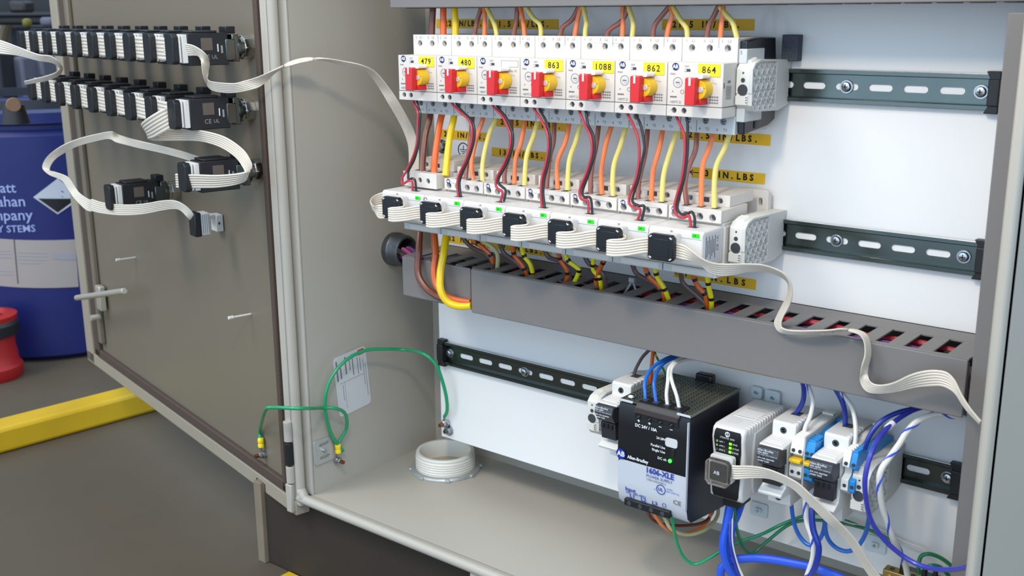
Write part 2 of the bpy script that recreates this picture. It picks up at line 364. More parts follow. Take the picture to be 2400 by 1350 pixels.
hg = [(.072, .098, PAINT), (.100, .135, BLACK), (.137, .168, PAINT)]
for z0, z1, m_ in hg: obj('hinge_knuckle', MB().cyl(Vector((-.7035, -.189, z0)), Vector((-.7035, -.189, z1)), .0065, 20), m_, cab, .0008, label='black hinge knuckle' if m_ is BLACK else None)
bx('hinge_plate', PAINT, cab, -.7115, -.6985, -.1945, -.187, .025, .070, .002)
obj('drain_hole', MB().cyl(DP(.125, -.001, .032), DP(.125, .0016, .032), .004, 16), INK, door)
# latch rod at the door's free edge
dbox('latch_bracket', M('latch_metal', (196, 190, 174), .35, .4), (.795, .822), (.165, .215), (.0, .012), bev=.002)
obj('latch_rod', MB().cyl(at(180, 698, y=-.04), at(292, 682, y=-.10), .0058, 12), M('latch_metal', (196, 190, 174), .35, .4), door, .001)
obj('latch_screw', MB().cyl(DP(.815, .01, .15), DP(.815, .028, .15), .006, 12), M('latch_metal', (196, 190, 174), .35, .4), door)
# interior hinge bracket on the left wall with its slots
def wallx(px, py): p = at(px, py, x=-.674); return (p.y, p.z)
b0 = wallx(734, 1030); b1 = wallx(776, 1026); b2 = wallx(779, 1078); b3 = wallx(736, 1090)
y0, y1 = b0[0], b1[0]; zlo, zhi = (b2[1]+b3[1])/2, (b0[1]+b1[1])/2
dy = y1-y0; dz = zhi-zlo
obj('strike_bracket', MB().prism([rrect(y0, y1, zlo, zhi, .004), slotp(y0+dy*.55, zlo+dz*.24, dy*.55, dz*.13), slotp(y0+dy*.55, zlo+dz*.78, dy*.55, dz*.13)], (-.6755, 0, 0), Y_, Z_, (.003, 0, 0)), M('bracket_zinc', (188, 190, 186), .4, .5), cab, .0004)
obj('bracket_bolt', MB().cyl(Vector((-.673, y0+dy*.5, zlo+dz*.52)), Vector((-.668, y0+dy*.5, zlo+dz*.52)), .003, 6), STEEL, cab)
# mounting panel
pan = tag(obj('equipment_backplate', MB().box(-.5755, .24, 0, .004, .116, .93), WHITE, None, .001), 'white painted mounting panel inside the grey cabinet', 'panel')
tag(obj('panel_standoff', MB().cyl(Vector((-.5, .004, .15)), Vector((-.5, .095, .15)), .006, 12), ZINC), 'steel standoff stud behind the lower left panel corner', 'stud')

# ------------------------------------------------------------------ DIN rails
def din_rail(z, x0, x1, xs, shift, label, screws, endL, endR):
    t = thing('mounting_rail', ((x0+x1)/2, 0, z), label, 'rail')
    holes = []; k = math.floor((x0-xs)/.03642)
    cx = xs+k*.03642
    while cx < x1:
        if cx-.0128 > x0+.002 and cx+.0128 < x1-.002: holes.append(slotp(cx, z, .0252, .0072))
        cx += .03642
    obj('web', MB().prism([rect(x0, x1, z-.0135, z+.0135)]+holes, (0, -.0004, 0), X_, Z_, (0, -.001, 0)), ZINC, t)
    for s in (-1, 1):
        za = z+s*.0125; obj('flange', MB().box(x0, x1, -.0075, -.0004, min(za, za+s*.001), max(za, za+s*.001)).box(x0, x1, -.0075, -.0065, min(za, z+s*.0175), max(za, z+s*.0175)), ZINC, t, .0003)
        obj('edge_line', MB().cyl(Vector((x0, -.0068, z+s*.0172)), Vector((x1, -.0068, z+s*.0172)), .0007, 8), STEEL, t)
    for sx in screws:
        w_ = obj('washer', MB().lathe((sx, -.0014, z), (0, -1, 0), [(.0028, 0), (.0072, 0), (.0074, .0006), (.007, .0012), (.0028, .0012)], 24, True), STEEL, t)
        sc = obj('screw', MB().lathe((sx, -.0026, z), (0, -1, 0), [(.0052, 0), (.0054, .001), (.0045, .0028), (.0022, .0036), (0, .0038)], 24), STEEL, t)
        obj('drive_recess', MB().box(sx-.0026, sx+.0026, -.0068, -.006, z-.0006, z+.0006).box(sx-.0006, sx+.0006, -.0068, -.006, z-.0026, z+.0026), HOLE, sc)
    for ex, s in ((x0, -1) if endL else None, (x1, 1) if endR else None) if False else [e for e in (((x0, -1) if endL else None), ((x1, 1) if endR else None)) if e]:
        pr = [(0, -.0205), (.014, -.0205), (.014, .0205), (0, .0205), (.0035, .014), (.0035, -.014)]
        obj('end_cap', MB().prism([[(p[0]*s, p[1]) for p in pr]], (ex-.004*s, -.0005, z), X_, Z_, (0, -.0095, 0)), BLACK, t, .001, label='black plastic end cap')
        obj('end_cap_web', MB().box(min(ex-.001*s, ex+.010*s), max(ex-.001*s, ex+.010*s), -.012, 0, z-.013, z+.013), BLACK, t, .001)
    return t
e1 = at(2322, 214, y=-.004).x; e2 = at(2293, 606, y=-.004).x; e3 = at(2234, 1126, y=-.004).x
din_rail(.6624, -.56, e1, -.01147, 0, 'top zinc rail with slots behind the row of motor protectors', [-.01147+.03642, at(2299, 213, y=-.003).x], 0, 1)
din_rail(.4960, -.56, e2, -.01088, 0, 'middle zinc rail with slots behind the row of contactors', [-.01088+.03642, at(2258, 602, y=-.003).x], 0, 1)
din_rail(.2537, at(1043, 826, y=-.004).x, e3, -.52067, 0, 'bottom zinc rail with slots carrying the power supply', [at(1053, 828, y=-.003).x, -.52067+3*.03642, at(2221, 1113, y=-.003).x], 1, 1)

# ------------------------------------------------------------------ wire ducts
def duct_h(name_label, x0, x1, zb, zt, cover_x0, top_slots=True):
    t = thing('wire_duct', ((x0+x1)/2, 0, zb), name_label, 'duct')
    bx('back_strip', DUCT, t, x0, x1, -.004, -.001, zb, zt, 0)
    bx('rear_shoulder', DUCT, t, x0, x1, -.036, -.001, zt-.002, zt, .0004)
    bx('floor_plate', DUCT, t, x0, x1, -.088, -.001, zb, zb+.002, .0004)
    bx('front_wall', DUCT, t, x0, x1, -.0905, -.0885, zb, zt-.004, .0004)
    bx('cover', DUCT, t, cover_x0, x1, -.0975, -.0945, zb-.001, zt, .0012, label='long smooth grey duct cover')
    bx('cover_hook', DUCT, t, cover_x0, x1, -.0945, -.0895, zt-.002, zt+.0006, .0006)
    return t
DX0, DX1 = -.5555, .2012; DZB, DZT = .3595, .4172
du = duct_h('long grey slotted wire duct running below the contactors', DX0, DX1, DZB, DZT, at(1105, 716, y=-.097).x)
pitch = .0291; x = .173-.0075
xs = []
while x > DX0+.01: xs.append(x); x -= pitch
xs = xs[::-1]
edges = [DX0]+[e for x in xs for e in (x, x+.0135)]+[DX1]
for i in range(0, len(edges), 2):
    a, b = edges[i], edges[i+1]
    obj('finger', MB().prism([[(a, -.036), (b, -.036), (b, -.086), (b-.002, -.0895), (a+.002, -.0895), (a, -.086)]], (0, 0, DZT-.002), X_, Y_, (0, 0, .002)), DUCT, du, .0004)
bx('cover', DUCT, du, DX0, at(1106, 716, y=-.09).x, -.0925, -.0905, DZB+.001, DZT-.001, .001, label='short grey duct cover piece at the left end')
# wires lying inside the lower duct
for i, (m_, yy, zz, r, nm) in enumerate([(REDW, -.045, .4085, .0035, 'crimson'), (BLKW, -.056, .4075, .004, 'black'), (M('insulation_violet', (112, 60, 128), .4), -.067, .4070, .0035, 'violet'), (RED, -.0765, .4060, .003, 'red'), (GRYB, -.035, .393, .005, 'grey-brown'), (WHW, -.052, .388, .004, 'white'), (YLW3, -.07, .386, .004, 'yellow'), (ORG3, -.04, .384, .004, 'orange')]):
    xa, xb = (-.54, .19) if i < 5 else (-.50, .05)
    pts = [Vector((xa+(xb-xa)*k/14, yy+random.uniform(-.006, .006), zz+random.uniform(-.003, .003))) for k in range(15)]
    tag(obj('wire', MB().tube(spline(pts, 4), r, 8), m_), nm+' wire lying along the inside of the lower grey wire duct', 'wire')
# top duct
TD = duct_h('wide grey wire duct crossing the very top of the panel', DX0-.002, .245, .7485, .83, DX0-.002)
for k in range(26):
    xx = -.54+k*.0295
    obj('notch', MB().box(xx, xx+.012, -.085, -.045, .7470, .7484), M('slot_shadow', (40, 42, 48), .8), TD)
# right vertical duct
rd = thing('wire_duct', (.224, 0, .12), 'vertical grey wire duct along the right side of the panel', 'duct')
bx('cover', DUCT, rd, .205, .242, -.0975, -.0945, .116, .7385, .0012, label='smooth grey duct cover')
bx('side_wall', DUCT, rd, .207, .209, -.0945, -.001, .116, .735, .0004); bx('side_wall', DUCT, rd, .238, .240, -.0945, -.001, .116, .735, .0004)
bx('back_strip', DUCT, rd, .209, .238, -.004, -.001, .116, .735, 0)
# ================================================================== DEVICES
def plate_holes(x0, x1, z0, z1, y, holes, th=.004):
    return MB().prism([rect(x0, x1, z0, z1)]+[circ(a, b, r, 14) for a, b, r in holes], (0, y, 0), X_, Z_, (0, th, 0))
def screw_at(par, x, y, z, r=.0026, name='terminal_screw', rot=.6, cross=False):
    sc = obj(name, MB().lathe((x, y+.002, z), (0, -1, 0), [(r, 0), (r, .0012), (r*.8, .0018), (0, .0018)], 14), M('terminal_metal', (120, 124, 128), .35, .8), par)
    u = Vector((math.cos(rot), 0, math.sin(rot))); v = Vector((-u.z, 0, u.x)); mb = MB().frame_box(Vector((x, y+.0001, z)), u, v, Vector((0, -1, 0)), (-r*.8, r*.8), (-r*.16, r*.16), (-.0002, .0004))
    if cross: mb.frame_box(Vector((x, y+.0001, z)), v, u, Vector((0, -1, 0)), (-r*.8, r*.8), (-r*.16, r*.16), (-.0002, .0004))
    obj('slot', mb, HOLE, sc)
def badge(par, x, y, z, r, U=X_, V=Z_, txt='AB', name='logo_badge', mat=NAVY, tm=WINK):
    U = Vector(U); V = Vector(V); N = U.cross(V); O = Vector((x, y, z))
    b = obj(name, MB().cyl(O, O+N*.0003, r, 20), mat, par)
    text(txt, r*1.35, tm, b, O+N*.0003, U, V, align='CENTER', bold=.03, sx=.95); return b
W7 = .0666
numbers = ['479', '480', None, '863', '1088', '862', '864']
PX = -.5245
for i in range(7):
    x0 = PX+i*W7; x1 = x0+W7-.0005; cx = (x0+x1)/2
    nm = numbers[i]
    lab = ('motor protector with red lever and yellow tag %s, %s from the left' % (nm, ORD[i])) if nm else 'white motor protector with red lever and blank outlined box instead of a yellow tag'
    t = thing('motor_protector', (cx, -.0075, .6624), lab, 'circuit breaker', 'motor protectors on the top rail')
    obj('upper_block', plate_holes(x0, x1, .6870, .7142, -.090, [(x0+.0118+k*.0213, .7032, .0038) for k in range(3)]), CREAM, t, .0004)
    bx('rear_body', CREAM, t, x0+.0004, x1-.0004, -.0858, -.009, .6875, .7138, .0004)
    bx('middle_body', CREAM, t, x0+.0006, x1-.0006, -.0895, -.012, .634, .6868, .0004)
    for k in range(3): screw_at(t, x0+.0118+k*.0213, -.0862, .7032, .003, rot=.4+k)
    for k, (a, b) in enumerate((('1', 'L1'), ('3', 'L2'), ('5', 'L3'))):
        text(a, .0042, GINK, t, (x0+.0045+k*.0213, -.090, .7105)); text(b, .0042, GINK, t, (x0+.0118+k*.0213, -.090, .7105))
    bx('divider_line', GINK, t, x0+.0437, x0+.0441, -.0902, -.0899, .7035, .7140, 0)
    # front face block
    obj('front_block', MB().box(x0+.0002, x1-.0002, -.119, -.0898, .6445, .6893), CREAM, t, .0007)
    obj('terminal_strip', plate_holes(x0+.0002, x1-.0002, .6330, .6440, -.119, [(x0+.0092, .6392, .0031), (x0+.0212, .6392, .0031)]), CREAM, t, .0004)
    bx('terminal_strip_body', CREAM, t, x0+.0004, x1-.0004, -.1148, -.0898, .6332, .6438, .0003)
    for k in range(2): screw_at(t, x0+.0092+k*.012, -.1165, .6392, .0029, rot=.8, cross=True)
    badge(t, x0+.0098, -.1192, .6848, .0040)
    bx('test_window', HOLE, t, x0+.0205, x0+.0275, -.1193, -.119, .6800, .6828, 0); bx('test_slider', DGREY, t, x0+.0207, x0+.0232, -.1196, -.1191, .6803, .6825, 0)
    text('TEST', .0026, GINK, t, (x0+.0205, -.1191, .6852))
    dl = obj('dial_ring', MB().lathe((x0+.0128, -.119, .6685), (0, -1, 0), [(.0050, 0), (.0050, .0003), (.0055, .0003), (.0055, 0)], 28, True), GINK, t)
    obj('dial_screw', MB().cyl(Vector((x0+.0128, -.1189, .6685)), Vector((x0+.0128, -.1194, .6685)), .003, 16), DGREY, dl)
    bx('dial_slot', HOLE, t, x0+.0106, x0+.0150, -.1197, -.1194, .6681, .6689, 0)
    text('\u25B6', .001, GINK, t, (x0+.003, -.1191, .6745)) if False else None
    text('max', .0038, GINK, t, (x0+.0035, -.1191, .6775)); text('140MT-D', .0042, GINK, t, (x0+.0035, -.1191, .6478), sx=.85); text('A', .0032, GINK, t, (x0+.006, -.1191, .6590))
    bx('rating_print', GINK, t, x0+.004, x0+.012, -.1192, -.119, .6525, .6542, 0)
    obj('reset_ring', MB().lathe((x0+.0185, -.119, .6590), (0, -1, 0), [(.0018, 0), (.0018, .0003), (.0022, .0003), (.0022, 0)], 20, True), GINK, t)
    for a, b in ((.0495, .0525), (.0550, .0590)): bx('contact_symbol', GINK, t, x0+a, x0+b, -.1192, -.119, .6685, .6688, 0)
    obj('contact_symbol', MB().frame_box(Vector((x0+.0522, -.119, .6686)), Vector((.9, 0, .35)), Vector((-.35, 0, .9)), Vector((0, -1, 0)), (0, .003), (0, .0003), (0, .0002)), GINK, t)
    for r_ in range(3):
        for c_ in range(4): bx('printed_mark', GINK, t, x0+.0508+c_*.0028, x0+.0528+c_*.0028, -.1192, -.119, .6480+r_*.0030, .6496+r_*.0030, 0)
    if nm:
        wN = .0262 if len(nm) == 3 else .0288; xa = x0+.0365
        tg = bx('number_tag', TAGY, t, xa, xa+wN, -.1196, -.1190, .6755, .6885, .0002, label='yellow number tag')
        text(nm, .0098, INK, tg, (xa+wN/2, -.1197, .6820), align='CENTER', space=1.18, bold=.012)
    else:
        for a in ((.038, .0635, .6858, .6861), (.038, .0635, .6785, .6788)): bx('outline_box', GINK, t, x0+a[0], x0+a[1], -.1192, -.119, a[2], a[3], 0)
        for a in (.038, .0635): bx('outline_box', GINK, t, x0+a, x0+a+.0003, -.1192, -.119, .6785, .6861, 0)
        text('Class 10', .0038, GINK, t, (x0+.0485, -.1191, .6742))
    # lever: yellow disc, red handle, white lockout collar
    kx, kz = x0+.0440, .6628
    yd = obj('yellow_disc', MB().prism([[(.0108*math.cos(a), .0103*math.sin(a)) for a in [math.radians(d) for d in range(-70, 100, 8)]]+[(-.004, .0103), (-.006, 0), (-.002, -.009)]], (kx, -.1195, kz), X_, Z_, (0, -.0140, 0)), YEL, t, .0012)
    obj('disc_groove', MB().box(kx+.004, kx+.0100, -.1339, -.1334, kz+.0015, kz+.0022), M('yellow_shadow', (190, 140, 20), .5), yd)
    obj('centre_screw', MB().cyl(Vector((kx+.0045, -.1330, kz)), Vector((kx+.0045, -.1348, kz)), .0032, 18), M('screw_white', (215, 212, 206), .35, .3), t, .0005)
    hx0, hx1 = kx-.0090, kx+.0028
    red = obj('red_lever', MB().prism([[(-.1195, -.0155), (-.143, -.0155), (-.143, .0118), (-.139, .0126), (-.1195, .0126)]], (hx0, 0, kz), Y_, Z_, (hx1-hx0, 0, 0)), RED, t, .0008)
    obj('lever_foot', MB().prism([[(hx1-.001, -.0155), (hx1+.0030, -.0155), (hx1+.0022, -.0100), (hx1-.001, -.0075)]], (0, -.1345, kz), X_, Z_, (0, .015, 0)), RED, red, .0006)
    obj('lock_slot', MB().box(hx0+.0045, hx0+.0068, -.1436, -.1425, kz+.0045, kz+.0128), M('collar_white', (244, 240, 236), .4), red, .0002)
    obj('white_collar', MB().prism([rrect(hx0+.0030, hx1+.0050, .0112, .0160, .002)], (0, -.1360, kz), X_, Z_, (0, .0160, 0)), M('collar_white', (244, 240, 236), .4), t, .001)
    # lower terminal block
    obj('lower_block', plate_holes(x0+.0002, x1-.0002, .6135, .6335, -.0885, [(x0+.0092+k*.0213, .6272, .0038) for k in range(3)]), DGREY, t, .0004)
    bx('lower_body', DGREY, t, x0+.0004, x1-.0004, -.0843, -.012, .6138, .6333, .0003)
    for k in range(3): screw_at(t, x0+.0092+k*.0213, -.0855, .6272, .0034, rot=.3)
    for k, (a, b) in enumerate((('2', 'T1'), ('4', 'T2'), ('6', 'T3'))):
        text(a, .0042, INK, t, (x0+.0015+k*.0213, -.0885, .6180)); text(b, .0042, INK, t, (x0+.0095+k*.0213, -.0885, .6180))
    bx('divider_line', HOLE, t, x0+.0197, x0+.0201, -.0887, -.0884, .6140, .6270, 0)
    if i == 6:
        bx('side_marking', GINK, t, x1-.0003, x1+.0001, -.109, -.103, .669, .6715, 0)
        for k in range(9): bx('side_marking', GINK, t, x1-.0003, x1+.0001, -.112, -.101, .6525+k*.0016, .6531+k*.0016, 0)
        bx('side_notch', HOLE, t, x1-.0003, x1+.0001, -.1172, -.1158, .6640, .6695, 0)
# auxiliary side contact
ax = PX+7*W7
t = thing('auxiliary_contact', (ax+.004, -.01, .66), 'black and grey auxiliary contact clipped to the right side of the last motor protector', 'contact')
obj('black_base', MB().prism([[(-.084, .614), (-.03, .6195), (-.012, .626), (-.012, .66), (-.02, .7135), (-.055, .7140), (-.086, .711)]], (ax, 0, 0), Y_, Z_, (.008, 0, 0)), BLK2, t, .001)
bx('grey_cover', DGREY, t, ax-.0002, ax+.0095, -.0885, -.048, .6880, .7030, .0008); bx('grey_cover', DGREY, t, ax-.0002, ax+.0095, -.0885, -.048, .6275, .642, .0008)
text('200', .003, GINK, t, (ax+.003, -.0886, .697), U=Z_, V=-X_)
bx('release_tab', HOLE, t, ax+.0082, ax+.0092, -.062, -.056, .619, .6265, 0)
tag(obj('tie_mount', MB().box(-.047, -.028, -.012, 0, .688, .7160), M('speckled_dark', (70, 74, 84), .6, .3, var=.9, scale=900), None, .001), 'dark speckled mounting block on the panel above the right rail bracket', 'mounting block')

# end brackets with ribbed right face
def bracket(x, z, yf, label, w=.0185):
    t = thing('end_bracket', (x+w/2, -.0075, z), label, 'bracket', 'end brackets clipped on the rails')
    pr = [(0, .027), (yf+.018, .030), (yf+.006, .0265), (yf, .0205), (yf, -.0045), (yf+.001, -.0048), (yf+.001, -.017), (yf+.008, -.0235), (-.030, -.0260), (0, -.020), (-.006, -.010), (-.006, .012)]
    cr = M('bracket_ivory', (218, 214, 204), .5)
    xs = x+w
    obj('body', MB().prism([[(a, z+b) for a, b in pr]], (x, 0, 0), Y_, Z_, (w-.0032, 0, 0)), cr, t, .0006)
    # rim and criss-cross ribs standing proud on the right face
    inner = [(a+(.0022 if a < yf+.02 else -.0012), z+b*(.9)) for a, b in pr]
    ir = [(yf+.056, .0262), (yf+.0185, .0275), (yf+.0075, .0243), (yf+.0022, .0190), (yf+.0022, -.015), (yf+.009, -.0213), (yf+.056, -.0222)]
    obj('rim', MB().prism([[(a, z+b) for a, b in pr], [(a, z+b) for a, b in ir]], (xs-.0033, 0, 0), Y_, Z_, (.0033, 0, 0)), M('bracket_rib', (206, 206, 202), .5), t, .0003)
    rb = MB(); ya, yb = yf+.0022, yf+.056
    def inside(a, b):
        top = .0255+( -.002)*0 if a > yf+.0185 else (.0190+(a-yf-.0022)*.5); bot = -.0225 if a > yf+.009 else -.015-(a-yf-.0022)*.9
        return ya < a < yb and bot < b < top
    for s in (1, -1):
        c = -.16
        while c < .16:
            seg = []; q = ya
            while q < yb:
                b = c+s*1.25*(q-ya)
                if inside(q, b): seg.append((q, b))
                elif len(seg) > 3: break
                else: seg = []
                q += .0008
            if len(seg) > 4:
                a_, b_ = seg[0], seg[-1]; O = Vector((xs-.0032, a_[0], z+a_[1])); D = Vector((0, b_[0]-a_[0], b_[1]-a_[1])); l = D.length; D.normalize()
                rb.frame_box(O, D, D.cross(X_), X_, (0, l), (-.0005, .0005), (0, .0030))
            c += .0150
    for b in (-.012, -.001, .010): rb.box(xs-.0032, xs-.0005, ya, yb, z+b-.0004, z+b+.0004)
    obj('ribs', rb, M('bracket_rib', (206, 206, 202), .5), t)['kind'] = 'stuff'
    fx = x+w*.42
    for b, r in ((.0165, .0011), (.0090, .0024), (-.0010, .0058)):
        obj('round_hole', MB().cyl(Vector((fx, yf+.0005, z+b)), Vector((fx, yf-.0002, z+b)), r, 22), HOLE, t)
    bx('lower_step', cr, t, x+.0002, x+w-.0045, yf-.0012, yf+.0015, z-.0165, z-.0070, .0003)
    for k in range(3): bx('grip_slot', HOLE, t, x+w*.66, x+w*.74, yf-.0014, yf-.0011, z-.0092-k*.0026, z-.0082-k*.0026, 0)
    for k in range(4):
        a = yf+.0075+k*.0035; bz = .0282+(k*.0008); bx('top_ridge', cr, t, x+.003, x+w*.7, a, a+.0012, z+.0262, z+bz+.0012, .0003)
    return t
bracket(-.0578+.0002, .6624, -.093, 'ribbed ivory end bracket at the right end of the motor protectors')
bracket(-.0540, .4960, -.100, 'ribbed ivory end bracket at the right end of the contactors')
EBX = at(2000, 1089, y=-.104).x
bracket(EBX, .2537, -.104, 'ribbed ivory end bracket right of the blue terminals on the bottom rail', .018)
BLX = at(1374, 979, y=-.092).x
bracket(BLX, .2537, -.090, 'ivory end bracket at the left end of the bottom rail devices', .017)

# contactors with plugged-on caps
for i in range(7):
    x0 = PX+i*W7; x1 = x0+W7-.0006; cx = (x0+x1)/2
    big = i == 0
    lab = 'larger ivory contactor with thick brown, orange and yellow wires at the left end' if big else 'ivory contactor, %s from the left on the middle rail' % ORD[i]
    t = thing('contactor', (cx, -.0075, .496), lab, 'contactor', 'contactors on the middle rail')
    if big:
        obj('terminal_block', plate_holes(x0+.001, x0+.060, .5205, .5400, -.117, [(x0+.0305, .5300, .0034), (x0+.0450, .5300, .0034)]), CREAM, t, .0006)
        bx('terminal_body', CREAM, t, x0+.0012, x0+.0598, -.1128, -.060, .5207, .5398, .0006)
        for k in (.0305, .045): screw_at(t, x0+k, -.1145, .530, .003)
        bx('side_step', CREAM, t, x0+.0602, x1, -.085, -.05, .512, .5385, .0006)
    else:
        obj('terminal_block', plate_holes(x0+.0008, x1-.0004, .5210, .5352, -.110, [(x0+q, .5262, .0041) for q in (.0085, .0225, .0395, .0550)]), CREAM, t, .0005)
        bx('terminal_body', CREAM, t, x0+.001, x1-.0006, -.1058, -.050, .5212, .5350, .0005)
        for q in (.0085, .0225, .0395, .0550): screw_at(t, x0+q, -.1066, .5262, .0033, rot=-.6)
        badge(t, x0+.0078, -.1102, .5318, .0031)
    for k in range(3):
        ex = x0+(.0125+k*.0190 if big else .017+k*.0178); zz = .5399 if big else .5351
        bx('wire_entry', HOLE, t, ex-.0035, ex+.0035, -.103, -.0925, zz, zz+.0003, 0)
    # rear tier
    bz0, bz1 = (.5365, .5475) if not big else (.5415, .5540)
    obj('rear_tier', plate_holes(x0+.001, x1-.004, bz0-.0015, bz1, -.085, [(x0+.0130, bz0+.0042, .0034), (x0+.0500, bz0+.0042, .0034)], .003), CREAM, t, .0004)
    bx('rear_tier_body', CREAM, t, x0+.0012, x1-.0042, -.082, -.03, bz0-.0013, bz1-.0002, .0004)
    for q in (.013, .050): screw_at(t, x0+q, -.0825, bz0+.0042, .003, rot=1.2)
    bx('label_slot', HOLE, t, x0+.0245, x0+.0370, -.0853, -.085, bz0+.0018, bz0+.0070, 0)
    bx('body', CREAM, t, x0+.0006, x1, -.1045, -.009, .4620, .5208, .0006)
    bx('base_foot', DGREY, t, x0+.0006, x1-.0002, -.118, -.0120, .4625, .4712, .0006)
    bx('base_label', CREAM2, t, x0+.012, x1-.004, -.1184, -.118, .4640, .4700, .0002)
    if i == 6:
        pl = MB().prism([rrect(x1-.03, x1+.0035+.004, .508, .5455, .004), rrect(x1-.0045, x1+.0005, .5275, .5365, .002)], (0, -.016, 0), X_, Z_, (0, .008, 0)); obj('mounting_ear', pl, CREAM, t, .0006)
        bx('side_rail', CREAM, t, x1, x1+.0018, -.104, -.010, .468, .517, .0005)
    # smart cap
    q0, q1 = (x0-.0062 if i == 0 else x0+.0012), x1+.0010
    q0 -= .0008
    c = thing('relay_cap', (cx, -.105, .479), 'white relay cap with green sticker on the %s contactor from the left' % ORD[i], 'relay module', 'white relay caps plugged on the contactors')
    obj('cover', MB().prism([[(-.1055, .4790), (-.146, .4790), (-.150, .4825), (-.150, .5150), (-.147, .5180), (-.1055, .5180)]], (q0, 0, 0), Y_, Z_, (q1-q0-.0008, 0, 0)), CREAM2, c, .0016, seg=3)
    bx('cover_seam', GINK, c, q0+.002, q1-.002, -.1502, -.1499, .5098, .5101, 0)
    bx('notch', M('notch_grey', (110, 110, 120), .5), c, q0+.027, q0+.0295, -.1504, -.1495, .5110, .5160, 0)
    st_ = bx('green_sticker', GREEN, c, q1-.0135, q1-.0045, -.1505, -.1500, .5115, .5160, .0002, label='bright green sticker')
    text('24', .0036, INK, st_, (q1-.0118, -.1506, .5137))
    bx('wire_slot', HOLE, c, q0+.037, q0+.048, -.1330, -.1260, .5179, .5182, 0)
    if i == 0: obj('round_mark', MB().lathe((q1+.0045, -.1502, .5135), (0, -1, 0), [(.0022, 0), (.0022, .0003), (.0028, .0003), (.0028, 0)], 20, True), HOLE, c)
    if i == 6:
        bx('side_label', M('label_silver', (206, 206, 210), .5), c, q1-.0009, q1-.0005, -.146, -.112, .4835, .5150, .0001)
        for k, (s_, h_) in enumerate((('CE', .006), ('UL', .0055))): text(s_, h_, INK, c, (q1-.0004, -.118-k*.0001, .494+k*.010), U=Z_, V=-Y_)
        for k in range(7): bx('printed_line', HOLE, c, q1-.0005, q1-.0003, -.143+k*.0032, -.1420+k*.0032, .4870+.003*(k % 3), .5120-.004*(k % 2), 0)
    # ribbon connector
    kx0 = x0+.0098; kx1 = kx0+.0315
    n = thing('ribbon_connector', ((kx0+kx1)/2, -.150, .486), 'black square ribbon connector on the white relay cap, %s from the left' % ORD[i], 'connector', 'black ribbon connectors on the relay caps')
    oc = .0035; sh = [(kx0+oc, .4855), (kx1-oc, .4855), (kx1, .4855+oc), (kx1, .5140-oc), (kx1-oc, .5140), (kx0+oc, .5140), (kx0, .5140-oc), (kx0, .4855+oc)]
    obj('housing', MB().prism([sh], (0, -.1665, 0), X_, Z_, (0, .0065, 0)), BLK2, n, .0008)
    obj('white_base', MB().prism([rrect(kx0+.002, kx1-.001, .4870, .5148, .002)], (0, -.160, 0), X_, Z_, (0, .0098, 0)), CREAM2, n, .0005)
    for a in (kx0+.0035, kx1-.0035):
        for b in (.4885, .5110): obj('corner_clip', MB().frame_box(Vector((a, -.1666, b)), Vector((1, 0, .6 if (a < kx0+.01) == (b > .5) else -.6)).normalized(), Vector((-.6 if (a < kx0+.01) == (b > .5) else .6, 0, 1)).normalized(), Vector((0, -1, 0)), (-.0015, .0015), (-.0006, .0006), (-.0001, .0004)), WHW, n)
    bx('raised_panel', BLK2, n, kx0+.006, kx1-.006, -.1670, -.1664, .4905, .5090, .0004)

# ------------------------------------------------------------------ power supply
ps = thing('power_supply', (-.118, -.0075, .2537), 'large black power supply with grey lower front and perforated top', 'power supply')
sx0, sx1 = -.1650, -.0705
BC = M('supply_black', (22, 24, 34), .32)
prof = [(-.138, .3060), (-.1405, .300), (-.1415, .245), (-.1400, .200), (-.1360, .184), (-.128, .176), (-.040, .1660), (-.0225, .1660), (-.0225, .3055)]
obj('housing', MB().prism([[(a, b) for a, b in prof]], (sx0+.001, 0, 0), Y_, Z_, (sx1-sx0-.002, 0, 0)), BC, ps, .002)
fr = [(-.1384, .3058), (-.1409, .300), (-.1419, .245)]
def front_y(z):
    P = [(.176, -.128), (.184, -.136), (.200, -.1400), (.245, -.1415), (.300, -.1405), (.306, -.138)]
    for (z0, y0), (z1, y1) in zip(P, P[1:]):
        if z0 <= z <= z1: return y0+(y1-y0)*(z-z0)/(z1-z0)
    return -.1415
def front_patch(loop_fn, zs, name, mat, off, par):
    mb = MB(); n = len(zs)
    for o in (off, off-.0006):
        for z in zs: a, b = loop_fn(z); mb.v += [Vector((a, front_y(z)-o, z)), Vector((b, front_y(z)-o, z))]
    m = 2*n
    for k in range(n-1):
        q = 2*k; mb.f += [(q, q+1, q+3, q+2), (m+q, m+q+2, m+q+3, m+q+1), (q, q+2, m+q+2, m+q), (q+1, m+q+1, m+q+3, q+3)]
    mb.f += [(0, m, m+1, 1), (m-2, m-1, 2*m-1, 2*m-2)]
    return obj(name, mb, mat, par, smooth=True)
PG = M('supply_silver', (196, 198, 204), .38)
def greyl(z):
    c = max(0, z-.229)/.008; return (sx0+.0015+.006*(1-math.sqrt(max(0, 1-c*c))), sx1-.0015)
zs = [.178, .184, .192, .200, .210, .220, .229, .231, .233, .235, .2365, .237]
front_patch(greyl, zs, 'grey_front', PG, .0012, ps)
front_patch(lambda z: (sx0+.0015, sx1-.0015), [.2375, .245, .26, .28, .300, .3055], 'black_front', M('front_black', (14, 14, 16), .4), .0010, ps)
bx('edge_trim', PG, ps, sx1-.0022, sx1-.001, -.1434, -.1395, .196, .302, .0003)
def pst(s, size, x, z, mat, **k): return text(s, size, mat, ps, (x, front_y(z)-.0019, z), **k)
PB = M('print_blue', (40, 60, 160), .5)
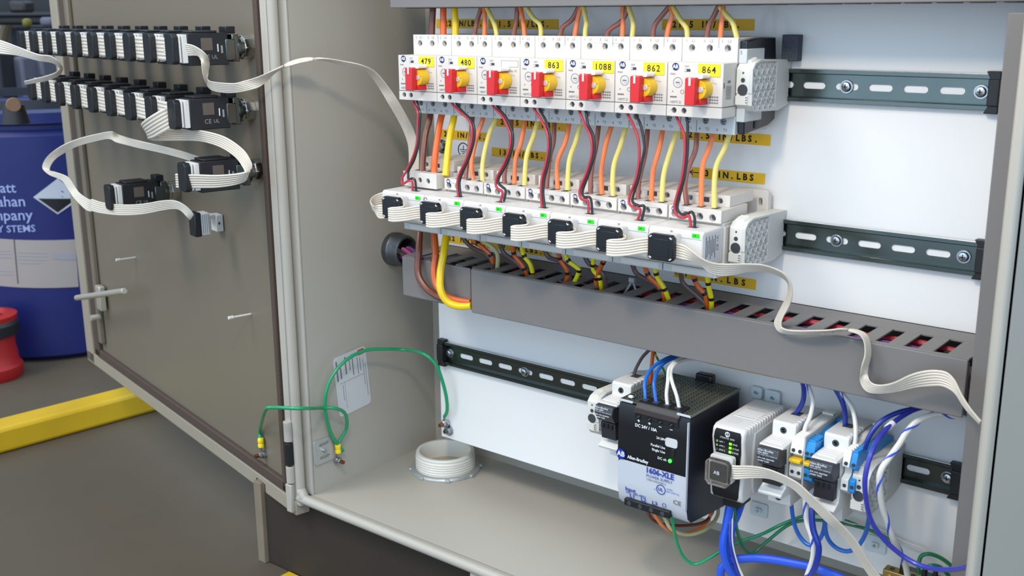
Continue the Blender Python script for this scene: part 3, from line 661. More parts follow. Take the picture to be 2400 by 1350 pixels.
pst('DC 24V / 10A', .0052, -.1405, .2836, WINK, sx=.95, bold=.03); pst('24-28V', .0040, -.1119, .2752, WINK, bold=.02); pst('Parallel Use', .0042, -.1189, .2653, WINK, sx=.95, bold=.02); pst('Single Use', .0042, -.1172, .2600, WINK, bold=.02); pst('DC ok', .0042, -.1093, .2516, WINK, bold=.02)
pst('Allen-Bradley', .0056, -.1495, .2424, WINK, bold=.03, sx=.92)
pst('1606-XLE', .0095, -.1250, .2328, PB, bold=.03, sx=.98); pst('POWER SUPPLY', .0050, -.1240, .2258, PB, sx=.98); pst('1606-XLE240E-3', .0038, -.1238, .2215, GINK, sx=1.0)
pst('Input', .0062, -.1526, .2015, PB, bold=.02, sx=1.1); pst('3AC 380-480V', .0044, -.1526, .1972, PB, sx=1.05)
for k, s_ in enumerate(('L1', 'L2', 'L3')): pst(s_, .0066, -.1475+k*.0152, .1930, PB, bold=.02, sx=1.15)
pst('UL', .0052, -.1080, .2133, PB, bold=.03); obj('mark_ring', MB().lathe((-.1045, front_y(.2135)-.0017, .2135), (0, -1, 0), [(.0052, 0), (.0052, .0003), (.0060, .0003), (.0060, 0)], 28, True), PB, ps)
pst('LISTED', .0026, -.0970, .2165, PB); pst('IND. CONT. EQ.', .0026, -.0970, .2135, PB, sx=.9); pst('E56639', .0026, -.0970, .2105, PB) if False else None; pst('CE', .0072, -.0885, .2030, GINK, sx=1.2, bold=.02); pst('c', .004, -.1135, .2120, PB)
obj('earth_ring', MB().lathe((-.1007, front_y(.1945)-.0017, .1945), (0, -1, 0), [(.0021, 0), (.0021, .0003), (.0026, .0003), (.0026, 0)], 20, True), PB, ps)
badge(ps, -.1585, front_y(.2434)-.0018, .2436, .0064, mat=M('badge_blue', (30, 44, 150), .4))
led = obj('green_led', MB().lathe((-.0935, -.1425, .2516), (0, -1, 0), [(.0022, 0), (.0022, .001), (.0012, .002), (0, .0022)], 16), M('led_green', (50, 255, 60), .3, emit=3), ps)
obj('voltage_trimmer', MB().prism([rrect(-.1004, -.0848, .2680, .2785, .003)], (0, -.1430, 0), X_, Z_, (0, .004, 0)), M('trimmer_white', (206, 204, 204), .4), ps, .0008)
bx('selector_switch', BLACK, ps, -.0925, -.0880, -.1432, -.141, .2575, .2665, .0004)
# output terminals
tb = obj('output_terminal', MB().prism([[(-.1425, .2925), (-.1425, .3040), (-.1370, .3100), (-.118, .3110), (-.118, .2925)]], (-.1415, 0, 0), Y_, Z_, (.0575, 0, 0)), BLACK, ps, .0006)
bx('label_strip', M('strip_brown', (60, 50, 48), .5), ps, -.1420, -.0850, -.1436, -.1424, .2985, .3050, .0004)
for k, s_ in enumerate('++--'):
    xx = -.1362+k*.0143; obj('screw', MB().cyl(Vector((xx, -.1405, .2947)), Vector((xx, -.1430, .2947)), .0032, 16), BLK2, ps)
    obj('screw_glint', MB().frame_box(Vector((xx, -.1430, .2947)), Vector((.7, 0, .7)), Vector((-.7, 0, .7)), Vector((0, -1, 0)), (-.002, .002), (-.0004, .0004), (0, .0003)), STEEL, ps)
    pst(s_ if s_ == '+' else '\u2013', .0064, xx-.0015, .2893, WINK, bold=.03)
    bx('wire_entry', HOLE, ps, xx-.0035, xx+.0035, -.1310, -.1235, .3095, .3114, .0002)
# perforated top: cross bars standing over a dark tray with parts below
gy0, gy1 = -.1375, -.0235; GT = M('grille_dark', (104, 106, 94), .4, .5)
gb = MB()
nx, ny = 13, 20
for k in range(nx+1): xx = sx0+.0025+(sx1-sx0-.005)*k/nx; gb.box(xx-.0009, xx+.0009, gy0, gy1, .3075, .3090)
for k in range(ny+1): yy = gy0+(gy1-gy0)*k/ny; gb.box(sx0+.0012, sx1-.0012, yy-.0010, yy+.0010, .3075, .3090)
obj('top_grille', gb, GT, ps)['kind'] = 'stuff'
bx('grille_frame', PG, ps, sx0+.0006, -.1465, -.1400, -.1375, .3068, .3092, .0004); bx('grille_frame', PG, ps, -.0885, sx1-.0006, -.1400, -.1375, .3068, .3092, .0004)
bx('grille_frame', GT, ps, sx0+.0006, sx0+.0018, -.1395, -.0225, .3062, .3092, .0003); bx('grille_frame', M('trim_olive', (120, 122, 108), .4, .3), ps, sx1-.0020, sx1-.0006, -.1395, -.0225, .3062, .3092, .0003)
CU = M('coil_copper', (190, 150, 90), .3, 1)
obj('coil', MB().cyl(Vector((-.112, -.075, .3066)), Vector((-.085, -.068, .3066)), .0008, 10), CU, ps)
for k in range(6): obj('coil_winding', MB().cyl(Vector((-.1130+k*.0048, -.088, .3068)), Vector((-.1120+k*.0048, -.055, .3068)), .0009, 8), CU, ps)
obj('grille_screw', MB().lathe((-.1560, -.1265, .3090), Z_, [(.0050, 0), (.0055, .001), (.0035, .0035), (0, .004)], 20), STEEL, ps)
bx('rail_latch', BLK2, ps, -.128, -.106, -.030, -.018, .304, .3185, .002)
it = bx('input_terminal', BLACK, ps, -.1525, -.0920, -.1440, -.128, .1812, .1898, .0008)
for k in range(4): obj('input_screw', MB().cyl(Vector((-.1455+k*.0150, -.1438, .1855)), Vector((-.1455+k*.0150, -.1444, .1855)), .0028, 14), HOLE, ps)

# ------------------------------------------------------------------ network adapter
na = thing('network_adapter', (-.035, -.0075, .2537), 'ivory network module with black rounded face and green status lights', 'module')
ex0, ex1 = -.0555, -.0155
obj('housing', MB().prism([[(-.112, .2985), (-.118, .2955), (-.1195, .285), (-.1150, .262), (-.1150, .248), (-.1195, .225), (-.118, .214), (-.112, .2105), (-.016, .2150), (-.016, .2985)]], (ex0, 0, 0), Y_, Z_, (ex1-ex0, 0, 0)), CREAM2, na, .003, seg=3)
FB = M('face_black', (18, 18, 18), .4)
pf = []
hw = (ex1-ex0)/2-.0035; ec = (ex0+ex1)/2
for z_, k in ((.2145, .86), (.219, .97), (.226, 1), (.240, .96), (.248, .88), (.262, .88), (.270, .96), (.284, 1), (.291, .97), (.2945, .88)): pf.append((z_, k))
mb = MB()
def ny_(z):
    P = [(.2105, -.118), (.225, -.1195), (.248, -.1150), (.262, -.1150), (.285, -.1195), (.2955, -.118)]
    for (z0, y0), (z1, y1) in zip(P, P[1:]):
        if z0 <= z <= z1: return y0+(y1-y0)*(z-z0)/(z1-z0)
    return -.118
for o in (.0008, -.0002):
    for z_, k in pf: mb.v += [Vector((ec-hw*k, ny_(z_)-o, z_)), Vector((ec+hw*k, ny_(z_)-o, z_))]
n = len(pf); m = 2*n
for k in range(n-1): q = 2*k; mb.f += [(q, q+1, q+3, q+2), (m+q, m+q+2, m+q+3, m+q+1), (q, q+2, m+q+2, m+q), (q+1, m+q+1, m+q+3, q+3)]
mb.f += [(0, m, m+1, 1), (m-2, m-1, 2*m-1, 2*m-2)]
fc = obj('black_face', mb, FB, na)
badge(fc, ec, -.1200, .2905, .0030, mat=WINK, tm=INK)
text('STRATIX 2000', .0029, WINK, fc, (ec, -.1202, .2858), align='CENTER', sx=1.0)
LG = M('status_led', (120, 255, 40), .4, emit=1.6); LDm = M('status_led_dim', (120, 150, 90), .5)
for k, s_ in enumerate(('NET 1', 'LINK 1', 'LINK 2')):
    bx('status_light', LDm if k < 2 else M('led_off', (60, 66, 60), .5), na, ex0+.0065, ex0+.0090, -.1205, -.1196, .2790-k*.0048, .2815-k*.0048, .0002); text(s_, .0025, WINK, fc, (ex0+.0105, -.1201, .2803-k*.0048))
for k, s_ in enumerate(('MOD', 'A PWR', 'B PWR')):
    bx('status_light', LG, na, ec+.0025, ec+.0055, -.1205, -.1196, .2790-k*.0048, .2815-k*.0048, .0002); text(s_, .0025, WINK, fc, (ec+.0068, -.1201, .2803-k*.0048))
for k in range(14):
    yy = -.108+k*.0062; bx('vent_rib', CREAM2, na, ex1-.0048, ex1+.0008, yy, yy+.0028, .2900, .2990, .0006)
qp = bx('code_label', M('label_white', (240, 238, 236), .5), na, ex0+.008, ex0+.034, -.082, -.052, .2984, .2989, .0001)
for a in ((.0095, .0325, -.0805, -.0800), (.0095, .0325, -.0540, -.0535)): bx('label_border', INK, na, ex0+a[0], ex0+a[1], a[2], a[3], .2988, .2990, 0)
for k in range(4): bx('vent_mark', DGREY, na, ex0+.010, ex0+.024, -.104+k*.004, -.1030+k*.004, .2984, .2987, 0)
obj('side_shell', MB().prism([[(-.098, .290), (-.100, .255), (-.097, .225), (-.093, .2160), (-.016, .2180), (-.016, .295)]], (ex1-.0004, 0, 0), Y_, Z_, (.0030, 0, 0)), M('shell_grey', (200, 198, 196), .5), na, .0008)
bx('bottom_port', BLACK, na, ex0+.010, ex1-.010, -.105, -.075, .198, .2125, .001)
tc_ = thing('ribbon_plug', (ec-.004, -.119, .236), 'clear smoky square ribbon plug on the face of the network module', 'connector')
CLR = M('smoky_clear', (222, 212, 204), .1, trans=.92)
a0_, a1_ = ex0+.002, ex0+.0315; oc = .004
shp = [(a0_+oc, .2335), (a1_-oc, .2335), (a1_, .2335+oc), (a1_, .2640-oc), (a1_-oc, .2640), (a0_+oc, .2640), (a0_, .2640-oc), (a0_, .2335+oc)]
obj('clear_cover', MB().prism([shp], (0, -.1355, 0), X_, Z_, (0, .007, 0)), CLR, tc_, .001)
obj('inner_contacts', MB().prism([rrect(a0_+.004, a1_-.004, .2380, .2595, .002)], (0, -.1285, 0), X_, Z_, (0, .003, 0)), M('contact_taupe', (150, 134, 124), .5, var=.5, scale=400), tc_, .0004)
obj('white_base', MB().prism([rrect(a0_+.001, a1_-.001, .2350, .2660, .003)], (0, -.1255, 0), X_, Z_, (0, .008, 0)), CREAM2, tc_, .0008)
text('AB', .006, WINK, tc_, ((a0_+a1_)/2, -.1357, .2495), align='CENTER')

# ------------------------------------------------------------------ fuse holders
def fuse(x, label, w=.0272, dz=0):
    t = thing('fuse_holder', (x+w/2, -.0075, .2537), label, 'fuse holder', 'fuse holders on the bottom rail')
    I = M('fuse_ivory', (224, 220, 214), .45)
    prf = [(0, .298), (-.038, .3075), (-.088, .3075), (-.090, .305), (-.090, .2915), (-.1015, .2915), (-.120, .2905), (-.1205, .2885), (-.108, .286), (-.104, .262), (-.107, .240), (-.1185, .2345), (-.1170, .2310), (-.094, .2290), (-.092, .2130), (-.040, .2130), (0, .226)]
    obj('body', MB().prism([prf], (x, 0, 0), Y_, Z_, (w, 0, 0)), I, t, .0008)
    h = obj('fuse_lever', MB().prism([[(-.1190, .2895), (-.1265, .2885), (-.1290, .2800), (-.1215, .2680), (-.106, .2680), (-.106, .2895)]], (x+.0010, 0, 0), Y_, Z_, (w-.002, 0, 0)), M('lever_grey', (62, 62, 68), .45), t, .001)
    U = X_; V = Vector((0, .0025, .0085)).normalized()
    for k, s_ in enumerate(('Allen-Bradley', '30A 600V', 'CLASS CC ONLY', 'Do not operate', 'under load')): text(s_, .0030 if k else .0034, WINK, h, (x+.0025, -.1275-.0006-.0008*k*0+(-.0012+k*.0004), .2872-k*.0032+.0002), U, Z_, bold=.01)
    obj('grip', MB().prism([[(-.106, .2660), (-.1190, .2660), (-.1160, .2440), (-.106, .2440)]], (x+.0035, 0, 0), Y_, Z_, (w-.006, 0, 0)), M('grip_dark', (46, 46, 50), .4), t, .001)
    for k in range(3): bx('grip_rib', BLACK, t, x+.006+k*.006, x+.009+k*.006, -.1200, -.1185, .2590, .2650, .0003)
    obj('screw_hole', MB().cyl(Vector((x+w*.48, -.0896, .2985)), Vector((x+w*.48, -.0903, .2985)), .0038, 20), HOLE, t); screw_at(t, x+w*.48, -.0905, .2985, .0024, rot=.5)
    obj('screw_hole', MB().cyl(Vector((x+w*.48, -.0900, .2210)), Vector((x+w*.48, -.0935, .2210)), .0038, 20), HOLE, t)
    bx('wire_entry', HOLE, t, x+w*.28, x+w*.68, -.062, -.050, .3073, .3077, 0)
    for k in range(5): bx('side_ridge', I, t, x+w-.004, x+w+.0007, -.086+k*.008, -.082+k*.008, .3040, .3080, .0004)
    for k in range(4): bx('top_ridge', I, t, x+.003, x+w-.004, -.1125+k*.005, -.1105+k*.005, .2905, .2920, .0004)
    return t
F1X = at(1780, 1038, y=-.120).x; F2X = at(1902, 1069, y=-.120).x; FLX = at(1401, 941, y=-.120).x
fuse(F1X, 'ivory fuse holder with dark grey lever standing right of the network module'); fuse(F2X, 'ivory fuse holder with dark grey lever between the two pairs of white and blue terminals'); fuse(FLX, 'ivory fuse holder half hidden behind the left side of the power supply')

# ------------------------------------------------------------------ terminal blocks
def terminal(x, w, mat, label, jumper=True, drop=0):
    t = thing('terminal_block', (x+w/2, -.0075, .2537), label, 'terminal', 'terminals on the bottom rail')
    prf = [(0, .285), (-.030, .3040), (-.060, .3040), (-.075, .3000), (-.1040, .2990), (-.1085, .2860), (-.1085, .2830), (-.1000, .2810), (-.1000, .2730), (-.1085, .2690), (-.1085, .2570), (-.098, .2500), (-.060, .2360), (-.020, .2300), (0, .235)]
    prf = [(a, b-(drop if b > .29 and a > -.08 else 0)) for a, b in prf]
    obj('body', MB().prism([prf], (x, 0, 0), Y_, Z_, (w-.0006, 0, 0)), mat, t, .0005)
    n_ = 2
    for k in range(4): bx('top_ridge', mat, t, x+.0006, x+w-.0012, -.1030+k*.0058, -.1003+k*.0058, .2985, .3008, .0004)
    for k in range(n_ if w > .01 else 1):
        cx_ = x+w*((k+.5)/(n_ if w > .01 else 1))
        obj('wire_socket', MB().cyl(Vector((cx_, -.1080, .2870)), Vector((cx_, -.1090, .2870)), .0020, 16), HOLE, t)
        obj('wire_socket', MB().cyl(Vector((cx_, -.1080, .2625)), Vector((cx_, -.1090, .2625)), .0020, 16), HOLE, t)
    if jumper: bx('yellow_jumper', YEL, t, x+.0006, x+w-.0010, -.1130, -.1000, .2740, .2782, .0010)
    bx('marker_strip', mat, t, x+.0006, x+w-.0012, -.030, -.020, .2900, .3065-drop, .0004)
    return t
T1 = at(1853, 1036, y=-.1085).x
terminal(T1, .0148, M('terminal_white', (236, 234, 226), .45), 'white terminal with yellow jumper right of the left-hand fuse holder')
terminal(T1+.0165, .0105, BLUP, 'blue terminal with yellow jumper just left of the second fuse holder', True, .005)
tag(bx('end_plate', M('plate_grey', (196, 194, 188), .5), None, T1+.0147, T1+.0163, -.108, -.003, .236, .3045, .0004), 'thin grey end plate between the left white and blue terminals', 'plate')
T2 = F2X+.0285
terminal(T2, .0085, M('terminal_white', (236, 234, 226), .45), 'white terminal standing right of the second fuse holder', False)
terminal(T2+.0088, .0068, BLUP, 'blue terminal beside the right-hand end bracket', False, .009)
# ================================================================== LABELS ON THE PANEL
def panel_label(x0, y0, x1, y1, h, s, label, tx0=None, tx1=None):
    # two picture points: centre of the left edge and centre of the right edge, on the panel (y=0)
    a = at(x0, y0, y=-.0003); b = at(x1, y1, y=-.0003); Lw = b.x-a.x; z = (a.z+b.z)/2
    t = thing('torque_label', (a.x+Lw/2, -.0003, z), label, 'label')
    obj('tape', MB().box(a.x, b.x, -.0006, -.0002, z-h/2, z+h/2), LABY, t)
    if not s: return t
    cnt = len(s); p0 = at(tx0, y0, y=0).x if tx0 else a.x+.006; p1 = at(tx1, y1, y=0).x if tx1 else b.x-.006
    stp = (p1-p0)/cnt
    for k, ch in enumerate(s):
        if ch == ' ': continue
        if ch == '<':
            xx = p0+stp*(k+.5); mb = MB().box(xx-.006, xx+.006, -.0008, -.0005, z-.0005, z+.0005)
            for sg in (1, -1): mb.frame_box(Vector((xx-.006, -.0005, z)), Vector((.75, 0, .6*sg)).normalized(), Vector((-.6*sg, 0, .75)).normalized(), Vector((0, -1, 0)), (0, .005), (-.0005, .0005), (0, .0003))
            obj('arrow', mb, INK, t)
        else: text(ch, h*.80, INK, t, (p0+stp*(k+.5), -.0007, z), align='CENTER', bold=.045, sx=1.0)
    return t
panel_label(1023, 55, 1140, 56, .0125, '22 IN/LBS.', 'yellow torque label under the top duct, first from the left', 1042, 1132)
panel_label(1145, 56, 1309, 58, .0125, '21.5 IN/LBS.', 'yellow torque label under the top duct, second from the left', 1156, 1290)
panel_label(1552, 57, 1768, 59, .0125, '21.5 IN/LBS.', 'yellow torque label under the top duct at its right end', 1575, 1738)
panel_label(1034, 313, 1145, 323, .0125, '22 IN/LBS.', 'yellow torque label above the round earth symbol', 1040, 1140)
panel_label(1163, 288, 1328, 294, .0125, '21.5 IN/LBS.', 'yellow torque label just below the second and third motor protectors', 1172, 1318)
panel_label(1153, 356, 1294, 368, .0120, '13 IN/LBS.', 'yellow torque label between the two device rows, left of centre', 1168, 1276)
panel_label(1594, 316, 1806, 327, .0125, '21.5 IN/LBS.', 'yellow torque label just below the right end of the motor protectors', 1612, 1780)
panel_label(1621, 406, 1793, 417, .0125, '<13 IN.LBS', 'yellow torque label with arrow above the right end of the contactors', 1621, 1770)
panel_label(1046, 558, 1145, 572, .0120, '22 IN/LBS.', 'yellow torque label just below the left end of the contactors', 1050, 1140)
panel_label(1150, 573, 1292, 592, .0120, '13 IN/LBS.', 'yellow torque label above the lower duct, left of centre', 1166, 1274)
panel_label(1580, 643, 1772, 661, .0125, '<13 IN.LBS', 'yellow torque label with arrow above the lower duct at its right part', 1584, 1752)
panel_label(1658, 839, 1811, 875, .0120, '', 'yellow label mostly hidden behind the lower edge of the lower duct')
# earth symbol
p = at(1086, 351, y=-.0002); es = thing('earth_symbol', p, 'black round earth symbol printed on the white panel', 'symbol')
obj('ring', MB().lathe(p, (0, -1, 0), [(.0088, 0), (.0088, .0003), (.0100, .0003), (.0100, 0)], 32, True), INK, es)
obj('stem', MB().box(p.x-.0004, p.x+.0004, p.y-.0003, p.y, p.z, p.z+.006), INK, es)
for k, l in enumerate((.0062, .0042, .0022)): obj('bar', MB().box(p.x-l, p.x+l, p.y-.0003, p.y, p.z-.0003-k*.0026, p.z+.0005-k*.0026), INK, es)
# clear cable tie mounts
TM = M('tie_mount_clear', (206, 214, 216), .35)
for i, (px, py, s_, lb_) in enumerate([(1780, 1194, .018, 'square adhesive cable tie mount on the panel below the network module'), (2053, 1275, .020, 'square adhesive cable tie mount low on the panel among the blue wires')]):
    p = at(px, py, y=-.001); t = thing('tie_mount', p, lb_, 'cable mount')
    obj('pad', MB().prism([rrect(p.x-s_/2-.002, p.x+s_/2+.002, p.z-s_/2, p.z+s_/2, .002)], (0, -.0003, 0), X_, Z_, (0, -.0022, 0)), TM, t, .0004)
    obj('bridge', MB().box(p.x-.004, p.x+.004, -.0060, -.0025, p.z-.003, p.z+.003), TM, t, .001); obj('centre_screw', MB().cyl(p+Vector((0, -.005, 0)), p+Vector((0, -.0062, 0)), .0018, 12), STEEL, t)
p = at(1800, 925, y=-.003); t = thing('clear_holder', p, 'clear plastic holder on the panel behind the network module', 'holder')
for (x0, x1, z0, z1) in [(1762, 1790, 908, 928), (1796, 1832, 918, 944)]:
    a = at(x0, z1, y=-.002); b = at(x1, z0, y=-.002)
    lp = rrect(a.x, b.x, min(a.z, b.z), max(a.z, b.z), .003); cx_, cz_ = (a.x+b.x)/2, (a.z+b.z)/2
    obj('plate', MB().prism([lp, slotp(cx_, cz_, .006, .004)], (0, -.0005, 0), X_, Z_, (0, -.006, 0)), TM, t, .0006)
# sticker on the left wall
c = [at(a, b, x=-.6755) for a, b in ((775, 843), (852, 811), (873, 941), (800, 978))]
Us = ((c[1]-c[0])+(c[2]-c[3])); Us.normalize(); Vs = ((c[0]-c[3])+(c[1]-c[2])); Vs.normalize(); Vs = (Vs-Us*Vs.dot(Us)).normalized()
wS = ((c[1]-c[0]).length+(c[2]-c[3]).length)/2; hS = ((c[0]-c[3]).length+(c[1]-c[2]).length)/2; cS = (c[0]+c[1]+c[2]+c[3])/4
st = thing('data_sticker', cS, 'white rounded data sticker with red mark on the left inner wall', 'sticker'); O = cS-Us*wS/2-Vs*hS/2
obj('sheet', MB().prism([rrect(0, wS, 0, hS, .006)], O, Us, Vs, (.0004, 0, 0)), M('sticker_white', (206, 206, 206), .35), st)
def sp(n, m_, a, b, c_, d_): obj(n, MB().frame_box(O+X_*.0004, Us, Vs, X_, (wS*a, wS*b), (hS*c_, hS*d_), (0, .0003)), m_, st)
sp('red_mark', M('sticker_red', (196, 50, 50), .5), .74, .93, .88, .97)
for i, (a, b, y0, y1) in enumerate([(.06, .14, .60, .93), (.17, .24, .62, .80), (.33, .40, .66, .95), (.46, .50, .70, .90), (.55, .60, .60, .95), (.70, .73, .58, .86), (.78, .81, .62, .84), (.87, .89, .35, .80), (.20, .22, .25, .52), (.93, .95, .15, .7)]): sp('printed_line', GINK, a, (a+b)/2, y0, y1)
sp('ruled_line', GINK, .12, .85, .545, .549); sp('ruled_line', GINK, .26, .264, .1, .545)

# ================================================================== DOOR BUTTONS
CH = M('chrome', (205, 205, 200), .15, 1)
def button_tree(s, z, label, group=None, full=True, tz=0):
    org = DP(s, 0, z)
    t = thing('push_button_block', org, label, 'push button', group)
    def fb(n, m_, a, b, c_, par=t, bev=.001): return obj(n, MB().frame_box(org, DU, Z_, DN, a, b, c_), m_, par, bev)
    cyl = lambda n, m_, t0, t1, r, k=24, r1=None, bev=.0004: obj(n, MB().cyl(org+DN*t0, org+DN*t1, r, k, r1), m_, t, bev)
    cyl('nut', CH, -.004, .010, .0165, 8); cyl('collar', CH, .010, .016, .014, 24); cyl('ring', ZINC, .016, .022, .0175, 24)
    fb('latch_plate', ZINC, (-.016, .016), (-.018, .018), (.020, .030)); fb('latch_tab', M('latch_black', (18, 18, 20), .4), (-.011, .011), (.019, .0285), (.022, .036))
    fb('latch_leg', ZINC, (-.0175, -.0145), (-.016, .012), (.026, .040)); fb('contact_block', BLACK, (-.0165, .0165), (-.0215, .0205), (.036, .092))
    fb('block_step', BLACK, (-.0155, .0155), (.0205, .0235), (.050, .086))
    fb('code_panel', M('panel_taupe', (96, 84, 74), .6), (-.0170, -.0164), (-.002, .014), (.058, .074), bev=.0002)
    fb('side_clip', WINK, (-.0171, -.0164), (-.004, .006), (.0500, .0515), bev=0); fb('side_clip', M('print_dim', (150, 146, 140), .5), (-.0171, -.0164), (-.006, .004), (.0440, .0465), bev=0)
    text('CE', .0085, M('print_dim', (150, 146, 140), .5), t, org-DU*.0167+DN*.073-Z_*.011, U=-DN, V=Z_); text('UL', .007, M('print_dim', (150, 146, 140), .5), t, org-DU*.0167+DN*.060-Z_*.011, U=-DN, V=Z_)
    fb('white_base', CREAM2, (-.0155, .0155), (-.018, .0190), (.092, .099), bev=.0008)
    return t
def cap_tree(s, z, label, group, t0=.1005, mat=BLACK):
    org = DP(s, t0, z); t = thing('ribbon_connector', org, label, 'connector', group)
    h, v, oc = .0135, .0195, .004
    sh = [(-h+oc, -v), (h-oc, -v), (h, -v+oc), (h, v-oc), (h-oc, v), (-h+oc, v), (-h, v-oc), (-h, -v+oc)]
    obj('cap', MB().prism([sh], org+DN*.0025, DU, Z_, DN*.0085), mat, t, .0008)
    obj('inner_clamp', MB().frame_box(org, DU, Z_, DN, (-.014, .014), (-.017, .0185), (0, .0025)), CREAM2, t, .0005)
    for q in (-.013, .0): obj('side_rib', MB().frame_box(org, DU, Z_, DN, (-h-.0006, -h), (q, q+.010), (.004, .009)), mat, t, .0002)
    return t
ROW1 = [(.060+.0805*k, .697-.0003*k) for k in range(10)]; ROW2 = [(.070+.0850*k, .6115) for k in range(9)]
for nmr, R_ in (('upper', ROW1), ('lower', ROW2)):
    b0_ = button_tree(R_[0][0], R_[0][1], 'black push button block in the %s door row, nearest the hinge' % nmr, '%s row of push button blocks' % nmr)
    c0_ = cap_tree(R_[0][0], R_[0][1], 'black ribbon connector in the %s door row, nearest the hinge' % nmr, '%s row of ribbon connectors' % nmr)
    for k in range(1, len(R_)):
        for src, what in ((b0_, 'black push button block'), (c0_, 'black ribbon connector')):
            cpy = copy_tree(src); cpy.location = src.location+(DP(R_[k][0], 0, R_[k][1])-DP(R_[0][0], 0, R_[0][1]))
            cpy['label'] = '%s in the %s door row, %s from the hinge' % (what, nmr, ORD[k]); cpy['_org'] = tuple(cpy.location)
button_tree(.052, .529, 'single black push button block near the hinge below the two rows')
cap_tree(.052, .529, 'black ribbon connector at the tip of the single block near the hinge', 'single door connectors')
button_tree(.372, .461, 'single black push button block below the rows in mid door')
cap_tree(.372, .461, 'black ribbon connector at the tip of the mid-door single block', 'single door connectors')
# the free connector, white clip and pins
p = at(465, 524, y=DP(.2, .05, 0).y); c5 = thing('ribbon_connector', p, 'black and white loose connector at the free end of the lowest ribbon cable', 'connector', 'single door connectors')
obj('cap', MB().frame_box(p, DU, Z_, DN, (-.012, .012), (-.018, .018), (0, .010)), BLACK, c5, .0015); obj('white_body', MB().frame_box(p, DU, Z_, DN, (-.011, .011), (-.0165, .0165), (-.014, 0)), CREAM2, c5, .0012)
for k in range(4): obj('strand_groove', MB().frame_box(p, DU, Z_, DN, (-.0113, -.0109), (-.014, .014), (-.012+k*.003, -.0113+k*.003)), GINK, c5)
c6 = thing('white_clip', DP(.205, 0, .432), 'small white plastic clip on the door beside the loose connector', 'clip')
fbx = lambda n, m_, a, b, c_, par: obj(n, MB().frame_box(DP(.205, 0, .432), DU, Z_, DN, a, b, c_), m_, par, .001)
fbx('base', CREAM2, (-.011, .011), (-.013, .013), (-.003, .008), c6); fbx('arm', CREAM2, (-.009, .011), (.009, .014), (.008, .022), c6); fbx('hole', HOLE, (-.0113, -.0108), (-.002, .002), (.002, .005), c6)
for px, py, s0, lb_ in ((582, 737, .119, 'white T-shaped stud pin on the door, lower right'), (312, 604, .61, 'white T-shaped stud pin in the middle of the door, blurred')):
    p = DP(s0, -.004, at(px, py, y=DP(s0, 0, 0).y).z); t = thing('stud_pin', p, lb_, 'pin')
    obj('shank', MB().cyl(p, p+DN*.028, .0016, 12), M('pin_white', (214, 208, 196), .4), t); obj('tip', MB().cyl(p+DN*.028, p+DN*.036, .0028, 12), M('pin_white', (214, 208, 196), .4), t, .0005)

# ================================================================== RIBBON CABLES
def row_ribbon(R_, label, k0=0, ext=None):
    pts = []
    for k, (s, z) in enumerate(R_):
        pts += [DP(s-.012, .1015, z), DP(s+.012, .1015, z)]
        if k < len(R_)-1: pts.append(DP(s+.04, .1035, z-.0005))
    cs = pts; return cs
def ribbon3d(label, cs, ws, mat=RIB, strands=6, k=5, group=None):
    cs = spline([Vector(c) for c in cs], k); ws = spline([Vector(c) for c in ws], k); mb = MB(); m = len(cs); per = 4; nn = strands*per
    for i in range(m):
        t = (cs[min(i+1, m-1)]-cs[max(i-1, 0)]).normalized(); wv = ws[i]; R = wv.length/strands/2; nrm = t.cross(wv.normalized()).normalized()
        for sgn in (1, -1):
            for j in range(nn+1):
                f = j/nn; f = 1-f if sgn < 0 else f; ph = (f*strands) % 1; h = R*(.12+.88*math.sin(math.pi*ph)**.7) if 0 < f < 1 else R*.25
                mb.v.append(cs[i]+wv*(f-.5)+nrm*(h*.75*sgn))
    L = 2*(nn+1)
    for i in range(m-1):
        for j in range(L): mb.f.append((i*L+j, i*L+(j+1) % L, (i+1)*L+(j+1) % L, (i+1)*L+j))
    mb.f += [tuple(range(L)), tuple((m-1)*L+j for j in range(L))]
    return tag(obj('ribbon_cable', mb, mat), label, 'cable', group)
for R_, nm in ((ROW1, 'upper'), (ROW2, 'lower')):
    cs = row_ribbon(R_, nm)
    ribbon3d('white ribbon cable looping through the connectors of the %s door row' % nm, cs, [Z_*.030]*len(cs))
# from the upper row across the cabinet to the contactor row
y0 = DP(.06, .105, 0).y
ribbon('long white ribbon cable running from the upper door row across to the contactors', RIB, [
 (385, 99, 385, 131, y0), (395, 99, 396, 131, y0), (427, 101, 428, 132, y0+.006), (455, 107, 462, 131, y0+.012), (482, 126, 470, 140, y0+.016), (491, 147, 472, 150, y0+.02, -1), (488, 168, 476, 178, y0+.024, -1), (487, 186, 488, 204, y0+.03), (505, 192, 507, 215, y0+.035), (547, 195, 548, 218, y0+.045), (573, 189, 595, 209, y0+.052),
 (604, 180, 621, 195, y0+.06), (645, 163, 648, 168, y0+.07), (682, 144, 683, 153, y0+.08, -1), (716, 136, 716, 145, y0+.095, -1), (760, 137, 758, 141, y0+.11), (804, 143, 800, 153, y0+.13), (849, 153, 846, 160, y0+.15), (882, 170, 868, 177, y0+.17), (916, 207, 886, 207, y0+.19), (938, 236, 905, 243, y0+.20), (960, 273, 926, 280, y0+.215), (974, 304, 943, 312, y0+.225), (983, 347, 955, 345, y0+.23), (983, 400, 957, 398, y0+.23), (982, 440, 957, 438, y0+.23)], W=.017)
# short lead round the left end of the relay caps
ribbon('short white ribbon cable curling round the left end of the relay caps', RIB, [
 (930, 452, 930, 482, -.120), (905, 449, 907, 482, -.132), (885, 454, 890, 484, -.142), (872, 462, 878, 486, -.150), (868, 472, 874, 490, -.158), (875, 482, 880, 498, -.1605), (888, 480, 888, 512, -.1603), (905, 480, 905, 512, -.1603)], W=.0165)
